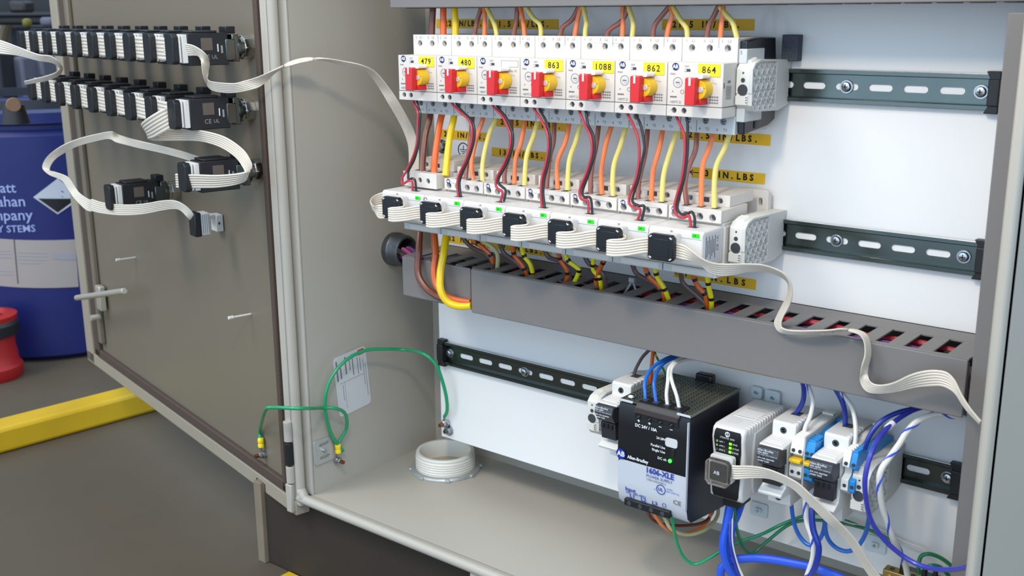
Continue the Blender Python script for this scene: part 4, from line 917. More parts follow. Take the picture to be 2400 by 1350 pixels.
# loops between the black connectors
conn = []
for i in range(7): x0 = PX+i*W7+.0098; conn.append((x0, x0+.0315))
for i in range(6):
    xa0, xa1 = conn[i]; xb0, xb1 = conn[i+1]; big = .001 if i in (1, 2, 4) else 0
    zc = .4990
    zd = zc-.0035
    cs = [(xa1-.010, -.1580, zc), (xa1+.001, -.1600, zc-.0005), (xa1+.0045, -.1625, zc-.0020), (xa1+.0045, -.1660, zc-.0030), (xa1-.001, -.1695, zd-.0005), (xa1-.0075-big*2, -.1725, zd-.0012), (xa1-.0100-big*2, -.1750, zd-.0018), (xa1-.0082, -.1775, zd-.0020), (xa1+.001, -.1765, zd-.0018), (xa1+.014, -.1710, zd), (xa1+.023, -.1650, zc-.0015), (xb0-.003, -.1605, zc), (xb0+.006, -.1585, zc)]
    ws = [(0, 0, .0172)]*len(cs)
    ribbon3d('white folded ribbon loop between the %s and %s relay caps' % (ORD[i], ORD[i+1]), cs, ws, group='ribbon loops on the relay caps')
# from the last connector down to the lower right
def rb_(a, b, y, s=1): return (a[0], a[1], b[0], b[1], y, s)
ribbon('long white ribbon cable from the last relay cap over the lower duct', RIB, [
 rb_((1560, 566), (1560, 602), -.158), rb_((1584, 569), (1582, 605), -.159), rb_((1605, 575), (1606, 610), -.160), rb_((1625, 590), (1626, 614), -.160), rb_((1645, 605), (1645, 624), -.159), rb_((1669, 615), (1664, 640), -.156), rb_((1696, 618), (1690, 647), -.150), rb_((1722, 618), (1722, 644), -.143), rb_((1749, 618), (1750, 638), -.137), rb_((1784, 620), (1785, 636), -.130), rb_((1813, 628), (1809, 640), -.124),
 rb_((1838, 641), (1832, 650), -.120), rb_((1852, 662), (1847, 664), -.116), rb_((1857, 690), (1846, 688), -.112), rb_((1850, 716), (1835, 712), -.108), rb_((1835, 744), (1821, 740), -.106), rb_((1831, 764), (1815, 758), -.106), rb_((1843, 772), (1826, 777), -.108), rb_((1868, 775), (1856, 783), -.109), rb_((1905, 775), (1903, 783), -.109), rb_((1941, 774), (1942, 778), -.108), rb_((1972, 771), (1972, 775), -.106), rb_((2004, 773), (1998, 778), -.105, -1), rb_((2028, 782), (2017, 787), -.105, -1), rb_((2038, 800), (2026, 805), -.105, -1), rb_((2041, 831), (2027, 832), -.106, -1), rb_((2034, 862), (2019, 862), -.107, -1), rb_((2035, 885), (2016, 892), -.108),
 rb_((2045, 898), (2029, 916), -.111), rb_((2066, 902), (2055, 922), -.114), rb_((2095, 896), (2096, 919), -.117), rb_((2131, 879), (2145, 909), -.120), rb_((2160, 870), (2178, 906), -.122), rb_((2190, 867), (2208, 906), -.124), rb_((2218, 872), (2230, 916), -.126), rb_((2237, 890), (2243, 928), -.129), rb_((2254, 925), (2256, 948), -.134), rb_((2275, 958), (2270, 966), -.142), rb_((2299, 987), (2296, 993), -.150)], W=.017)
# from the clear plug down to the floor
ribbon('white ribbon cable running from the clear plug down to the cabinet floor', RIB, [
 rb_((1716, 1090), (1718, 1122), -.130), rb_((1728, 1091), (1727, 1124), -.131), rb_((1764, 1092), (1764, 1121), -.133), rb_((1800, 1099), (1800, 1122), -.135), rb_((1840, 1115), (1828, 1130), -.136), rb_((1872, 1133), (1857, 1145), -.136), rb_((1900, 1158), (1880, 1166), -.134), rb_((1928, 1184), (1906, 1192), -.130), rb_((1958, 1214), (1936, 1222), -.125), rb_((1984, 1240), (1962, 1245), -.118), rb_((2007, 1266), (1985, 1270), -.112), rb_((2026, 1296), (2002, 1296), -.106), rb_((2044, 1325), (2020, 1325), -.100), rb_((2070, 1358), (2044, 1360), -.094)], W=.017)
# ribbons at the door: down from the lower row, round the single block, and to the mid-door block
yy = lambda s, t: DP(s, t, 0).y
ribbon('white ribbon cable folded back under the lower door row towards the single block', RIB, [
 (395, 250, 418, 292, yy(.09, .10)), (378, 256, 405, 300, yy(.10, .112)), (355, 270, 382, 312, yy(.12, .122)), (336, 284, 362, 323, yy(.14, .125)), (332, 292, 352, 325, yy(.145, .118)), (350, 298, 350, 328, yy(.14, .105)), (380, 303, 375, 330, yy(.13, .095)), (430, 302, 424, 330, yy(.10, .085)), (480, 307, 472, 332, yy(.08, .085)), (530, 322, 515, 345, yy(.07, .09)), (572, 352, 548, 366, yy(.05, .10)), (590, 382, 568, 390, yy(.03, .115), -1), (588, 398, 576, 408, yy(.02, .125), -1), (578, 402, 574, 424, yy(.02, .135)), (550, 407, 550, 434, yy(.03, .135)), (510, 410, 510, 440, yy(.04, .125)), (470, 409, 470, 441, yy(.05, .115)), (430, 408, 432, 441, yy(.055, .103)), (412, 407, 414, 440, yy(.055, .102))], W=.024)
ribbon('white ribbon cable looping from the single block to the mid-door block', RIB, [
 (495, 378, 492, 392, yy(.08, .06)), (440, 358, 436, 374, yy(.16, .06)), (380, 342, 376, 358, yy(.25, .07)), (320, 328, 316, 345, yy(.34, .09)), (280, 316, 274, 334, yy(.4, .10), -1), (262, 308, 255, 326, yy(.42, .11)), (225, 314, 222, 332, yy(.46, .12)), (180, 326, 180, 344, yy(.5, .13)), (140, 344, 146, 362, yy(.53, .14)), (110, 368, 126, 378, yy(.55, .14)), (98, 392, 118, 398, yy(.55, .14), -1), (112, 410, 132, 402, yy(.54, .14), -1), (142, 424, 162, 414, yy(.52, .13), -1), (160, 448, 180, 440, yy(.49, .12), -1), (172, 466, 190, 452, yy(.46, .115), -1), (200, 492, 208, 466, yy(.42, .105), -1), (215, 498, 218, 466, yy(.4, .10), -1)], W=.020)
ribbon('white ribbon cable arching from the mid-door block to the loose connector', RIB, [
 (215, 466, 213, 494, yy(.375, .103)), (240, 474, 236, 500, yy(.36, .103)), (280, 479, 280, 505, yy(.33, .10)), (330, 478, 332, 503, yy(.29, .09)), (380, 470, 384, 493, yy(.25, .08)), (410, 470, 410, 490, yy(.23, .075)), (432, 480, 424, 494, yy(.22, .07)), (448, 494, 438, 508, yy(.21, .065)), (456, 506, 446, 516, yy(.205, .06))], W=.019)
ribbon('white ribbon cable hanging in a fold between the two door rows at far left', RIB, [
 (-30, 88, -30, 124, -.33), (0, 92, 0, 128, -.33), (44, 110, 44, 131, -.32), (89, 127, 89, 142, -.31), (118, 131, 121, 147, -.30), (140, 146, 136, 156, -.29), (147, 162, 136, 166, -.28, -1), (138, 177, 126, 172, -.27, -1), (114, 188, 106, 178, -.25, -1), (86, 194, 82, 184, -.23, -1), (60, 198, 57, 190, -.21, -1)], W=.018)

# ================================================================== WIRES
def trio(paths, ys, mats, rs, where, idx, bands=None, grp=None):
    for (nm, mt, r, pts) in zip(('brown', 'orange', 'yellow'), mats, rs, paths):
        bm = None
        wire('%s wire %s' % (nm, where), mt, r, pts, ys, group=grp, bands=bands, bmat=BLKW)
BIG = (BRN, ORG, YLW); SM = (BRN2, ORG2, YLW2)
top = [([(1012, 92), (1013, 55), (1015, 16)], [(1039, 92), (1039, 55), (1039, 16)], [(1067, 92), (1067, 55), (1065, 16)]),
 ([(1110, 92), (1113, 75), (1118, 50), (1129, 16)], [(1135, 92), (1136, 40), (1134, 16)], [(1164, 92), (1163, 75), (1157, 52), (1140, 16)]),
 ([(1203, 92), (1206, 70), (1210, 50), (1213, 14)], [(1230, 92), (1226, 50), (1219, 14)], [(1266, 92), (1268, 75), (1264, 55), (1250, 42), (1232, 14)]),
 ([(1312, 92), (1315, 75), (1321, 62), (1342, 44), (1357, 14)], [(1346, 92), (1350, 65), (1354, 44), (1361, 14)], [(1371, 92), (1372, 70), (1374, 51), (1367, 14)]),
 ([(1422, 92), (1424, 78), (1432, 67), (1453, 53), (1466, 35), (1470, 14)], [(1458, 92), (1460, 50), (1460, 14)], [(1481, 92), (1484, 58), (1480, 38), (1472, 14)]),
 ([(1530, 92), (1531, 75), (1535, 58), (1547, 42), (1568, 16)], [(1562, 92), (1567, 65), (1574, 38), (1573, 14)], [(1611, 92), (1610, 70), (1604, 58), (1593, 44), (1577, 16)]),
 ([(1656, 92), (1658, 75), (1663, 55), (1673, 38), (1684, 14)], [(1688, 92), (1691, 55), (1695, 14)], [(1728, 92), (1722, 68), (1716, 50), (1703, 36), (1687, 16)])]
for i, p in enumerate(top):
    trio(p, (-.066, -.062), BIG if i == 0 else SM, (.0042,)*3 if i == 0 else (.0029,)*3, 'from the top duct into the %s motor protector from the left' % ORD[i], i, grp='wires entering the motor protectors from above')
mid = [([(1010, 252), (1007, 280), (999, 307), (995, 333), (991, 373), (990, 406)], [(1040, 255), (1033, 280), (1026, 320), (1019, 373), (1017, 411)], [(1066, 258), (1063, 280), (1055, 315), (1049, 360), (1044, 413)]),
 ([(1109, 262), (1106, 290), (1102, 333), (1094, 387), (1091, 420)], [(1134, 262), (1130, 285), (1119, 315), (1109, 355), (1105, 387), (1110, 423)], [(1164, 265), (1159, 285), (1149, 307), (1138, 347), (1131, 387), (1131, 426)]),
 ([(1199, 268), (1198, 290), (1197, 347), (1183, 400), (1183, 431)], [(1232, 270), (1229, 290), (1221, 333), (1209, 373), (1205, 432)], [(1262, 272), (1258, 290), (1250, 320), (1234, 368), (1229, 436)]),
 ([(1302, 275), (1299, 295), (1297, 333), (1287, 373), (1281, 442)], [(1335, 278), (1333, 295), (1325, 333), (1306, 381), (1307, 444)], [(1364, 280), (1358, 300), (1349, 333), (1334, 379), (1330, 447)]),
 ([(1405, 280), (1403, 295), (1397, 342), (1386, 398), (1384, 456)], [(1436, 282), (1433, 296), (1419, 342), (1409, 404), (1411, 457)], [(1470, 286), (1466, 300), (1454, 342), (1440, 383), (1436, 420), (1437, 462)]),
 ([(1520, 288), (1518, 302), (1512, 358), (1498, 420), (1495, 470)], [(1556, 290), (1553, 306), (1544, 352), (1530, 404), (1526, 473)], [(1590, 293), (1585, 312), (1568, 364), (1555, 414), (1551, 476)]),
 ([(1635, 296), (1633, 312), (1630, 352), (1613, 395), (1605, 436), (1611, 484)], [(1674, 298), (1671, 316), (1660, 352), (1646, 395), (1643, 487)], [(1714, 300), (1710, 315), (1698, 348), (1679, 389), (1674, 436), (1674, 490)])]
for i, p in enumerate(mid):
    trio(p, (-.068, -.097) if i else (-.068, -.102), BIG if i == 0 else SM, (.0044,)*3 if i == 0 else (.0030,)*3, 'running down to the top of the %s contactor from the left' % ORD[i], i, grp='wires between motor protectors and contactors')
prs = [([(968, 232), (970, 242), (976, 253), (980, 267), (979, 289), (977, 333), (969, 365), (953, 400), (942, 419), (944, 431), (957, 424), (966, 426), (967, 448)], [(977, 236), (981, 252), (985, 267), (983, 298), (981, 333), (972, 371), (958, 400), (957, 412), (958, 422), (966, 418), (973, 424), (975, 448)]),
 ([(1058, 236), (1062, 246), (1077, 262), (1098, 280), (1106, 303), (1105, 333), (1094, 371), (1078, 405), (1072, 429), (1074, 461)], [(1069, 238), (1072, 248), (1085, 262), (1106, 284), (1112, 307), (1110, 333), (1099, 371), (1084, 405), (1077, 429), (1080, 461)]),
 ([(1154, 243), (1158, 252), (1177, 273), (1190, 298), (1197, 318), (1194, 349), (1180, 387), (1166, 413), (1162, 432), (1167, 443), (1178, 451), (1173, 472)], [(1164, 244), (1168, 254), (1186, 275), (1197, 300), (1202, 318), (1200, 349), (1186, 387), (1171, 413), (1168, 429), (1176, 437), (1185, 447), (1181, 472)]),
 ([(1250, 250), (1254, 259), (1267, 278), (1277, 298), (1283, 315), (1285, 347), (1278, 387), (1270, 419), (1268, 451), (1270, 487)], [(1264, 252), (1267, 262), (1278, 280), (1285, 300), (1289, 320), (1290, 347), (1284, 387), (1276, 419), (1273, 451), (1277, 487)]),
 ([(1356, 256), (1360, 266), (1370, 291), (1384, 320), (1387, 358), (1375, 404), (1359, 445), (1362, 466), (1378, 471), (1379, 500)], [(1371, 256), (1374, 266), (1378, 291), (1391, 320), (1393, 358), (1381, 404), (1366, 445), (1368, 461), (1384, 465), (1388, 500)]),
 ([(1469, 262), (1473, 272), (1484, 293), (1496, 327), (1498, 373), (1490, 420), (1477, 456), (1475, 477), (1487, 487), (1501, 492), (1494, 517)], [(1490, 264), (1493, 274), (1503, 298), (1511, 345), (1506, 373), (1496, 420), (1485, 455), (1483, 474), (1497, 482), (1510, 485), (1503, 518)]),
 ([(1585, 272), (1590, 284), (1600, 305), (1605, 330), (1604, 373), (1597, 420), (1581, 482), (1587, 505), (1603, 510), (1615, 506), (1619, 533)], [(1609, 274), (1611, 286), (1612, 330), (1610, 373), (1603, 420), (1588, 480), (1594, 500), (1608, 502), (1621, 497), (1628, 510), (1628, 533)])]
for i, (a, b) in enumerate(prs):
    for nm, mt, p in (('red', REDW, a), ('black', BLKW, b)):
        wire('thin %s wire hanging from the %s motor protector to the relay cap below' % (nm, ORD[i]), mt, .0016, p, (-.112, -.130), group='thin red and black pairs')
low = [([(985, 545), (982, 587), (980, 640), (997, 673), (1022, 692), (1050, 702), (1098, 708)], [(1018, 549), (1021, 593), (1017, 633), (1023, 668), (1043, 692), (1067, 703), (1102, 709)], [(1046, 552), (1040, 593), (1032, 640), (1033, 680), (1048, 706), (1073, 717), (1104, 716)]),
 ([(1082, 552), (1090, 564), (1107, 580), (1140, 597), (1155, 618), (1157, 640)], [(1103, 554), (1112, 566), (1133, 582), (1152, 602), (1156, 636)], [(1120, 556), (1134, 566), (1158, 583), (1167, 603), (1164, 640)]),
 ([(1170, 562), (1173, 575), (1182, 594), (1207, 613), (1227, 633), (1236, 660)], [(1201, 566), (1203, 580), (1206, 599), (1223, 620), (1233, 640), (1239, 660)], [(1222, 568), (1224, 584), (1230, 602), (1243, 620), (1249, 645), (1246, 662)]),
 ([(1275, 578), (1278, 590), (1288, 604), (1314, 613), (1332, 632), (1338, 668)], [(1305, 582), (1309, 594), (1314, 611), (1327, 630), (1330, 650), (1317, 672)], [(1321, 585), (1325, 598), (1334, 613), (1352, 627), (1357, 637), (1343, 668)]),
 ([(1368, 592), (1372, 604), (1381, 618), (1402, 630), (1416, 650), (1421, 690)], [(1420, 596), (1417, 608), (1405, 632), (1397, 657), (1401, 694)], [(1393, 595), (1391, 610), (1391, 633), (1406, 652), (1410, 692)]),
 ([(1480, 610), (1484, 624), (1494, 643), (1528, 662), (1553, 685), (1558, 712)], [(1510, 614), (1513, 628), (1522, 649), (1543, 668), (1556, 690), (1556, 718)], [(1534, 618), (1536, 632), (1542, 652), (1558, 678), (1572, 716)]),
 ([(1593, 626), (1596, 642), (1602, 665), (1633, 693), (1651, 712), (1654, 735)], [(1622, 632), (1626, 648), (1635, 670), (1653, 693), (1659, 732)], [(1656, 636), (1658, 652), (1662, 677), (1667, 700), (1667, 733)])]
for i, p in enumerate(low):
    if i == 0: 
        for (nm, mt, r, pts, yz) in (('brown', BRN, .0048, p[0], [-.085, -.095, -.103, -.103, -.100, -.098, -.093]), ('orange', ORG3, .0046, p[1], [-.085, -.095, -.102, -.105, -.104, -.100, -.094]), ('yellow', YLW, .0050, p[2], [-.085, -.098, -.108, -.112, -.108, -.102, -.095])):
            wire('thick %s wire from the first contactor bending over the lower duct front' % nm, mt, r, pts, yz, group='thick wires under the first contactor')
    else:
        for nm, mt, pts, bd in (('dark grey-brown', GRYB, p[0], None), ('banded orange', ORG3, p[1], [.35, .75]), ('banded yellow' if i > 1 else 'pale khaki', YLW3 if i > 1 else PALE, p[2], [.4, .8] if i > 1 else None)):
            wire('%s wire from the %s contactor down into the lower duct' % (nm, ORD[i]), mt, .0029, pts, (-.082, -.066), group='wires under the contactors', bands=bd, bmat=BLKW)
# power supply wires
G_ = 'wires on the power supply'
wire('left blue wire entering the top of the power supply', BLU, .0021, [(1592, 832), (1565, 839), (1532, 859), (1517, 880), (1511, 902), (1512, 925), (1513, 942)], [-.05, -.07, -.095, -.11, -.12, -.125, -.126], group=G_)
wire('right blue wire entering the top of the power supply', BLU, .0021, [(1596, 834), (1562, 847), (1541, 869), (1533, 895), (1535, 925), (1540, 952)], [-.05, -.075, -.10, -.118, -.125, -.126], group=G_)
wire('left white wire entering the top of the power supply', WHW, .0021, [(1622, 838), (1592, 842), (1574, 856), (1567, 869), (1565, 895), (1562, 925), (1565, 955)], [-.05, -.075, -.095, -.105, -.12, -.125, -.127], group=G_)
wire('right white wire entering the top of the power supply', WHW, .0021, [(1628, 840), (1596, 846), (1578, 858), (1572, 874), (1576, 898), (1586, 928), (1593, 962)], [-.05, -.075, -.095, -.105, -.12, -.125, -.127], group=G_)
wire('dark brown wire from the lower duct into the half hidden fuse holder', GRYB, .0021, [(1528, 815), (1518, 824), (1505, 838), (1493, 859), (1487, 874), (1486, 886)], (-.055, -.056))
wire('orange wire dropping from the lower duct behind the power supply', ORG3, .0023, [(1530, 813), (1530, 830), (1528, 850), (1526, 870), (1525, 897)], (-.055, -.05))
wire('thin green wire with yellow stripe behind the power supply wires', GRN2, .0014, [(1532, 815), (1537, 832), (1546, 850), (1556, 868), (1562, 882)], (-.05, -.04), bands=[.3, .6], bmat=YLW3)
wire('brown wire looping under the power supply', BRN, .0020, [(1510, 1188), (1520, 1205), (1538, 1224), (1588, 1232), (1645, 1226), (1668, 1204), (1674, 1175)], [-.132, -.132, -.125, -.10, -.07, -.05, -.04], group=G_)
wire('orange wire looping under the power supply', ORG2, .0022, [(1526, 1192), (1538, 1212), (1556, 1234), (1585, 1250), (1630, 1244), (1658, 1222), (1667, 1195), (1660, 1180)], [-.132, -.132, -.125, -.11, -.08, -.06, -.05, -.045], group=G_)
wire('khaki wire in the widest loop under the power supply', PALE, .0023, [(1552, 1198), (1560, 1218), (1576, 1242), (1613, 1253), (1655, 1240), (1682, 1208), (1680, 1172)], [-.132, -.130, -.125, -.10, -.075, -.05, -.04], group=G_)
wire('green wire from the power supply trailing right across the cabinet floor', GRN, .0020, [(1574, 1205), (1577, 1225), (1584, 1265), (1600, 1303), (1628, 1322), (1662, 1308), (1700, 1284), (1740, 1268), (1790, 1250), (1830, 1230), (1887, 1208), (1923, 1203), (1978, 1219), (2050, 1248), (2100, 1279)], [-.132, -.13, -.12, -.11, -.10, -.09, -.075, -.06, -.045, -.03, -.02, -.015, -.012, -.01, -.01])
wire('green wire from under the network module arcing right along the panel', GRN2, .0019, [(1720, 1185), (1727, 1240), (1740, 1278), (1762, 1297), (1796, 1270), (1851, 1229), (1905, 1219), (1978, 1227), (2043, 1244), (2080, 1262), (2112, 1290)], [-.09, -.085, -.075, -.06, -.045, -.034, -.025, -.020, -.018, -.018, -.018])
# cables under the network module
G2 = 'cables leaving the network module'
wire('thick royal blue cable dropping from under the network module', RBLU, .0052, [(1712, 1180), (1703, 1230), (1695, 1280), (1706, 1326), (1730, 1362)], [-.095, -.10, -.105, -.10, -.09], 'cable', 'cable', G2)
wire('second royal blue cable curving from the right of the network module', RBLU, .0048, [(1738, 1176), (1728, 1205), (1714, 1240), (1712, 1290), (1722, 1330), (1740, 1362)], [-.07, -.08, -.09, -.085, -.08, -.075], 'cable', 'cable', G2)
wire('royal blue cable lying across the floor to the lower right', RBLU, .0050, [(1690, 1362), (1690, 1335), (1712, 1314), (1760, 1308), (1808, 1311), (1860, 1320), (1905, 1330), (1965, 1352), (2000, 1368)], [-.09, -.095, -.09, -.08, -.075, -.07, -.065, -.06, -.055], 'cable', 'cable', G2)
wire('thin navy and white striped wire beside the blue cables', WHW, .0016, [(1718, 1185), (1715, 1230), (1716, 1275), (1728, 1322), (1746, 1362)], [-.088, -.10, -.108, -.106, -.10])
wire('thin navy wire beside the blue cables', NVY, .0018, [(1714, 1185), (1711, 1230), (1712, 1275), (1724, 1324), (1740, 1362)], [-.088, -.102, -.11, -.108, -.10])
# fuse holder / terminal wires
def striped(label, pts, y, r=.0024, n=5, group=None):
    o = wire(label, WHW, r, pts, y, group=group); return o
def stripes(o, pts, y, r, n, phase=0.0):
    ys = y if len(y) == len(pts) else [y[0]+(y[-1]-y[0])*k/(len(pts)-1) for k in range(len(pts))]
    sp = spline([at(a, b, y=c_) for (a, b), c_ in zip(pts, ys)], 12); Lt = len(sp)
    prev = None; fr_ = []
    for k, p in enumerate(sp):
        t = (sp[min(k+1, Lt-1)]-sp[max(k-1, 0)]).normalized(); u = t.orthogonal().normalized() if prev is None else (prev-t*prev.dot(t)).normalized(); prev = u; fr_.append((u, t.cross(u)))
    path = [p+(f[0]*math.cos(2*math.pi*(n*k/Lt+phase))+f[1]*math.sin(2*math.pi*(n*k/Lt+phase)))*(r*.80) for k, (p, f) in enumerate(zip(sp, fr_))]
    obj('blue_stripe', MB().tube(path, r*.42, 6), M('stripe_blue', (60, 90, 200), .4), o)
def W2(label, pts, y, r=.0024, n=4, group=None, phase=0): o = wire(label, WHW, r, pts, y, group=group); stripes(o, pts, y, r, n, phase)
wire('blue wire from the lower duct into the left-hand fuse holder', NVY, .0028, [(1880, 888), (1884, 912), (1883, 936), (1876, 954), (1864, 972)], (-.06, -.056))
W2('blue-striped white wire from the lower duct into the left white terminal', [(1884, 888), (1897, 912), (1905, 940), (1899, 975), (1888, 1000), (1884, 1020)], (-.055, -.085), n=2)
wire('blue wire from the lower duct into the second fuse holder', NVY, .0028, [(1954, 905), (1966, 925), (1977, 950), (1981, 975), (1981, 998)], (-.06, -.056))
W2('blue-striped white wire from the lower duct into the right white terminal', [(1962, 908), (1982, 933), (1998, 958), (2005, 995), (2005, 1025), (2002, 1047)], (-.055, -.085), n=2)
wire('dark navy wire curving from the lower duct to the right blue terminal', NVY, .0026, [(2172, 950), (2145, 957), (2108, 966), (2076, 980), (2054, 999), (2036, 1026), (2027, 1052)], [-.05, -.055, -.065, -.075, -.082, -.088, -.088])
Dp = [(2160, 955), (2135, 964), (2101, 985), (2075, 1008), (2056, 1032), (2040, 1068), (2030, 1105), (2027, 1140), (2034, 1195), (2048, 1232), (2070, 1262), (2098, 1289), (2130, 1312), (2165, 1328), (2210, 1335), (2250, 1332), (2290, 1322)]
dw = wire('long violet-blue wire with white marker sleeve bowing down to the lower right', M('insulation_violet_blue', (56, 60, 168), .3, coat=.3), .0026, Dp, [-.05, -.06, -.075, -.09, -.105, -.120, -.125, -.125, -.118, -.112, -.106, -.10, -.096, -.10, -.11, -.125, -.15])
p = at(2084, 999, y=-.083); q = at(2092, 992, y=-.079); d_ = (q-p).normalized(); ms = obj('marker_sleeve', MB().cyl(p-d_*.004, p+d_*.006, .0036, 16), M('sleeve_white', (230, 228, 224), .4), dw)
Ep = [(2300, 992), (2264, 979), (2230, 973), (2195, 971), (2152, 986), (2125, 1013), (2108, 1040), (2085, 1072), (2066, 1100), (2061, 1130), (2067, 1185), (2080, 1225), (2094, 1266), (2110, 1297), (2122, 1325), (2128, 1358)]
W2('long blue-striped white wire bowing beside the violet-blue one', Ep, [-.05, -.06, -.065, -.07, -.08, -.09, -.10, -.112, -.12, -.12, -.11, -.10, -.09, -.075, -.06, -.05], r=.0032, n=7)
W2('blue-striped white wire hanging below the left terminals', [(1885, 1120), (1887, 1160), (1891, 1220), (1904, 1262), (1906, 1305), (1892, 1350)], [-.085, -.09, -.095, -.10, -.10, -.10], r=.0032, n=3)
wire('navy wire hanging below the second fuse holder in front of the striped one', NVY, .0034, [(1918, 1145), (1911, 1165), (1903, 1200), (1906, 1241), (1919, 1283), (1912, 1325), (1895, 1358)], [-.09, -.10, -.106, -.108, -.108, -.106, -.10])
wire('blue wire looping under the left-hand fuse holder', BLU, .0024, [(1852, 1138), (1854, 1175), (1861, 1225), (1875, 1258), (1896, 1277), (1918, 1268), (1932, 1235), (1934, 1175)], [-.08, -.08, -.075, -.07, -.07, -.07, -.072, -.08])
wire('blue wire in a wide loop under the right-hand end bracket', BLU, .0024, [(1950, 1172), (1938, 1200), (1934, 1232), (1941, 1263), (1960, 1284), (1985, 1292), (2008, 1283), (2026, 1256), (2035, 1225), (2038, 1195)], [-.08, -.078, -.075, -.07, -.066, -.064, -.064, -.066, -.07, -.075])
wire('thin white wire crossing behind towards the ground bar', WHW, .0010, [(1948, 1190), (1965, 1215), (2000, 1228), (2060, 1240), (2110, 1265), (2160, 1285), (2180, 1300)], [-.05, -.04, -.02, -.010, -.008, -.008, -.008])
wire('green wire arching from the ground bar to the right duct', GRN2, .0022, [(2153, 1345), (2153, 1325), (2158, 1305), (2175, 1298), (2200, 1305), (2225, 1322), (2245, 1345)], [-.03, -.03, -.028, -.025, -.02, -.015, -.012])
wire('second green wire arching lower from the ground bar', GRN2, .0022, [(2168, 1350), (2172, 1332), (2185, 1325), (2205, 1330), (2225, 1350)], [-.03, -.03, -.028, -.022, -.015])
# ground bar
a = at(2068, 1345, y=-.04); gb_ = thing('ground_bar', (a.x+.03, -.02, a.z), 'brass ground bar with screws low on the panel at the right', 'ground bar')
bx('bar', GOLD, gb_, a.x, a.x+.075, -.040, -.026, a.z-.012, a.z+.006, .001)
for k in range(6): obj('screw', MB().cyl(Vector((a.x+.008+k*.0115, -.0398, a.z-.001)), Vector((a.x+.008+k*.0115, -.0420, a.z-.001)), .0036, 14), GOLD, gb_, .0005)
for k in range(6): obj('top_hole', MB().cyl(Vector((a.x+.008+k*.0115, -.033, a.z+.0060)), Vector((a.x+.008+k*.0115, -.033, a.z+.0063)), .0030, 14), HOLE, gb_)
bx('bracket_foot', ZINC, gb_, a.x+.01, a.x+.065, -.0262, -.0005, a.z-.008, a.z-.002, .0006)
for k in (0.019, .0425, .054): obj('ferrule', MB().cyl(Vector((a.x+k, -.033, a.z+.006)), Vector((a.x+k, -.033, a.z+.020)), .0032, 12, .0024), BLACK, gb_, .0004)
# ================================================================== GROUNDING, CONDUITS
def lug(p, ax_, label, yellow=True, up=Z_):
    t = thing('ground_stud', p, label, 'ground stud')
    obj('base_nut', MB().cyl(p, p+ax_*.004, .0058, 6), STEEL, t, .0004); obj('washer', MB().cyl(p+ax_*.004, p+ax_*.0052, .0066, 20), STEEL, t)
    obj('ring_terminal', MB().lathe(p+ax_*.0054, ax_, [(.0028, 0), (.0058, 0), (.0058, .001), (.0028, .001)], 20, True).frame_box(p+ax_*.0054, up, up.cross(ax_), ax_, (.005, .013), (-.002, .002), (0, .001)), STEEL, t)
    obj('nut', MB().cyl(p+ax_*.0066, p+ax_*.0110, .0050, 6), STEEL, t, .0004); obj('threaded_stud', MB().cyl(p-ax_*.001, p+ax_*.017, .0029, 14), M('copper_stud', (156, 96, 66), .35, 1), t)
    if yellow:
        y_ = M('crimp_yellow', (244, 214, 24), .4); q = p+ax_*.006+up*.012
        obj('crimp_sleeve', MB().lathe(q, up, [(.0015, 0), (.0046, .001), (.0048, .005), (.0040, .007), (.0048, .009), (.0048, .014), (.0040, .0155), (.0015, .016)], 16), y_, t, label='yellow crimp sleeve')
    return t
s1 = DP(.101, -.004, at(618, 1066, y=DP(.10, 0, 0).y).z); lug(s1, DN, 'grounding stud with yellow crimped lug on the lower corner of the door')
s2 = at(788, 1078, x=-.675); s2 = Vector((-.6758, s2.y, s2.z)); lug(s2, X_, 'grounding stud with yellow crimped lug on the left inner wall')
s3 = at(1048, 990, y=-.001); lug(s3, -Y_, 'grounding stud at the lower left corner of the mounting panel', False)
s4 = at(1052, 1008, y=-.001); obj2 = thing('panel_bolt', s4, 'hexagon bolt at the lower left corner of the mounting panel', 'bolt'); obj('head', MB().cyl(s4, s4-Y_*.006, .0062, 6), STEEL, obj2, .0005); obj('washer', MB().cyl(s4, s4-Y_*.001, .0085, 20), STEEL, obj2); obj('stud_end', MB().cyl(s4, s4-Y_*.010, .003, 12), ZINC, obj2)
q1, q2 = s1+DN*.006+Z_*.026, s2+X_*.006+Z_*.026
def grn(label, P3): return tag(obj('wire', MB().tube(spline(P3, 8), .0026, 12), GRN), label, 'wire', 'green grounding wires')
m1 = [q1, q1+Z_*.015, at(622, 962, y=-.22), at(640, 955, y=-.225), at(690, 957, y=-.222), at(725, 957, y=-.20), at(755, 956, x=-.662), at(785, 957, x=-.655), at(806, 966, x=-.655), at(813, 985, x=-.658), at(810, 1008, x=-.664), q2-Y_*.001]
grn('green grounding wire bridging from the door to the left inner wall', m1)
m2 = [s2+X_*.007+Z_*.013+Y_*.009, at(780, 1025, x=-.668), at(768, 990, x=-.666), at(761, 950, x=-.664), at(768, 905, x=-.662), at(790, 865, x=-.660), at(820, 838, x=-.656), at(858, 821, x=-.652), at(900, 818, x=-.645), at(950, 820, x=-.632), at(990, 828, y=-.030), at(1020, 852, y=-.024), at(1036, 890, y=-.018), at(1046, 930, y=-.014), at(1048, 962, y=-.009), s3-Y_*.006+Z_*.011]
grn('green grounding wire arching over the data sticker to the panel corner', m2)
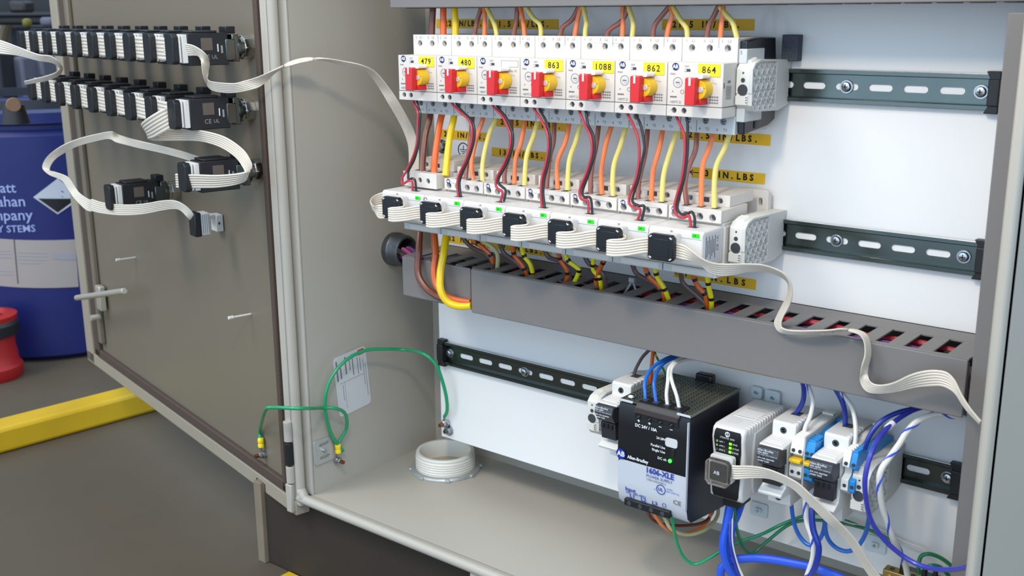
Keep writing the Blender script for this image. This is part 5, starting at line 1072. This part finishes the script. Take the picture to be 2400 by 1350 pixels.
# PVC nipple in the floor
ncx, ncy = -.5885, .022
npv = thing('conduit_nipple', (ncx, ncy, FZ), 'white threaded plastic conduit nipple with metal locknut on the cabinet floor', 'conduit fitting')
PV = M('pvc_white', (226, 220, 208), .45)
pr = [(.0375, 0), (.0465, 0)]
for k in range(6): pr += [(.0465, .004+k*.0038), (.0445, .0059+k*.0038)]
pr += [(.0455, .0285), (.0445, .0305), (.0400, .0305), (.0385, .0285), (.0375, .010)]
obj('threaded_tube', MB().lathe((ncx, ncy, FZ), Z_, pr, 64, True), PV, npv)
obj('inner_bore', MB().lathe((ncx, ncy, FZ), Z_, [(0, .004), (.0375, .004), (.0375, .003), (0, .003)], 48), M('bore_tan', (186, 172, 152), .6), npv)
lk = [(.0465, 0), (.0540, 0), (.0545, .002), (.0530, .0045), (.0465, .0050)]
obj('locknut', MB().lathe((ncx, ncy, FZ), Z_, lk, 64, True), M('bracket_zinc', (188, 190, 186), .4, .5), npv)
for k in range(8):
    a_ = 2*math.pi*k/8; u = Vector((math.cos(a_), math.sin(a_), 0)); obj('locknut_lug', MB().frame_box(Vector((ncx, ncy, FZ)), u, Vector((-u.y, u.x, 0)), Z_, (.052, .0570), (-.004, .004), (0, .0045)), M('bracket_zinc', (188, 190, 186), .4, .5), npv, .001)
# steel conduit bushing on the left wall
cc = at(950, 588, x=-.65); cb = thing('conduit_bushing', (-.676, cc.y, cc.z), 'round grey steel conduit bushing on the left wall above the lower duct', 'conduit fitting')
CSM = M('galvanised', (112, 114, 116), .45, .9, var=.35, scale=120)
obj('collar', MB().lathe((-.6762, cc.y, cc.z), X_, [(.017, 0), (.0255, 0), (.0260, .010), (.0245, .012), (.0240, .026), (.0225, .030), (.0195, .030), (.0185, .025), (.0180, .004)], 48, True), CSM, cb)
obj('bore', MB().lathe((-.6762, cc.y, cc.z), X_, [(0, .002), (.0185, .002), (.0185, .001), (0, .001)], 32), BLACK, cb)
for k, (m_, nm) in enumerate(((M('insulation_violet', (112, 60, 128), .4), 'violet'), (M('insulation_pink', (190, 70, 120), .4), 'pink'), (BLKW, 'black'))):
    p0 = Vector((-.672, cc.y-.006+k*.006, cc.z-.006)); pts = [p0, p0+Vector((.03, -.002, -.004)), Vector((-.600, -.035-.010*k, .412)), Vector((-.568, -.040-.010*k, .4035)), Vector((-.54, -.046-.008*k, .400))]
    tag(obj('wire', MB().tube(spline(pts, 6), .0028, 8), m_), '%s wire leading out of the wall bushing into the lower duct' % nm, 'wire')
# grey cable tie standing out of the duct
p = at(1478, 688, y=-.06); t_ = thing('cable_tie', p, 'grey cable tie standing up out of a slot of the lower duct', 'cable tie')
TG = M('tie_grey', (140, 142, 146), .5); h_ = at(1482, 656, y=-.06)
obj('head', MB().box(h_.x-.004, h_.x+.004, -.063, -.057, h_.z-.003, h_.z+.003), TG, t_, .001)
obj('strap', MB().tube([at(1462, 690, y=-.062), at(1474, 672, y=-.062), h_], .0014, 6).tube([at(1494, 690, y=-.058), at(1488, 674, y=-.058), h_], .0014, 6), TG, t_)
# panel screw near the earth symbol
p = at(1037, 343, y=-.0005); sc = thing('panel_screw', p, 'dark screw with washer on the panel left of the earth symbol', 'screw'); obj('washer', MB().cyl(p, p-Y_*.0015, .010, 24), ZINC, sc, .0004); obj('head', MB().cyl(p-Y_*.0015, p-Y_*.008, .0065, 6), STEEL, sc, .0008)
for o in bpy.data.objects:
    if '_org' in o: del o['_org']
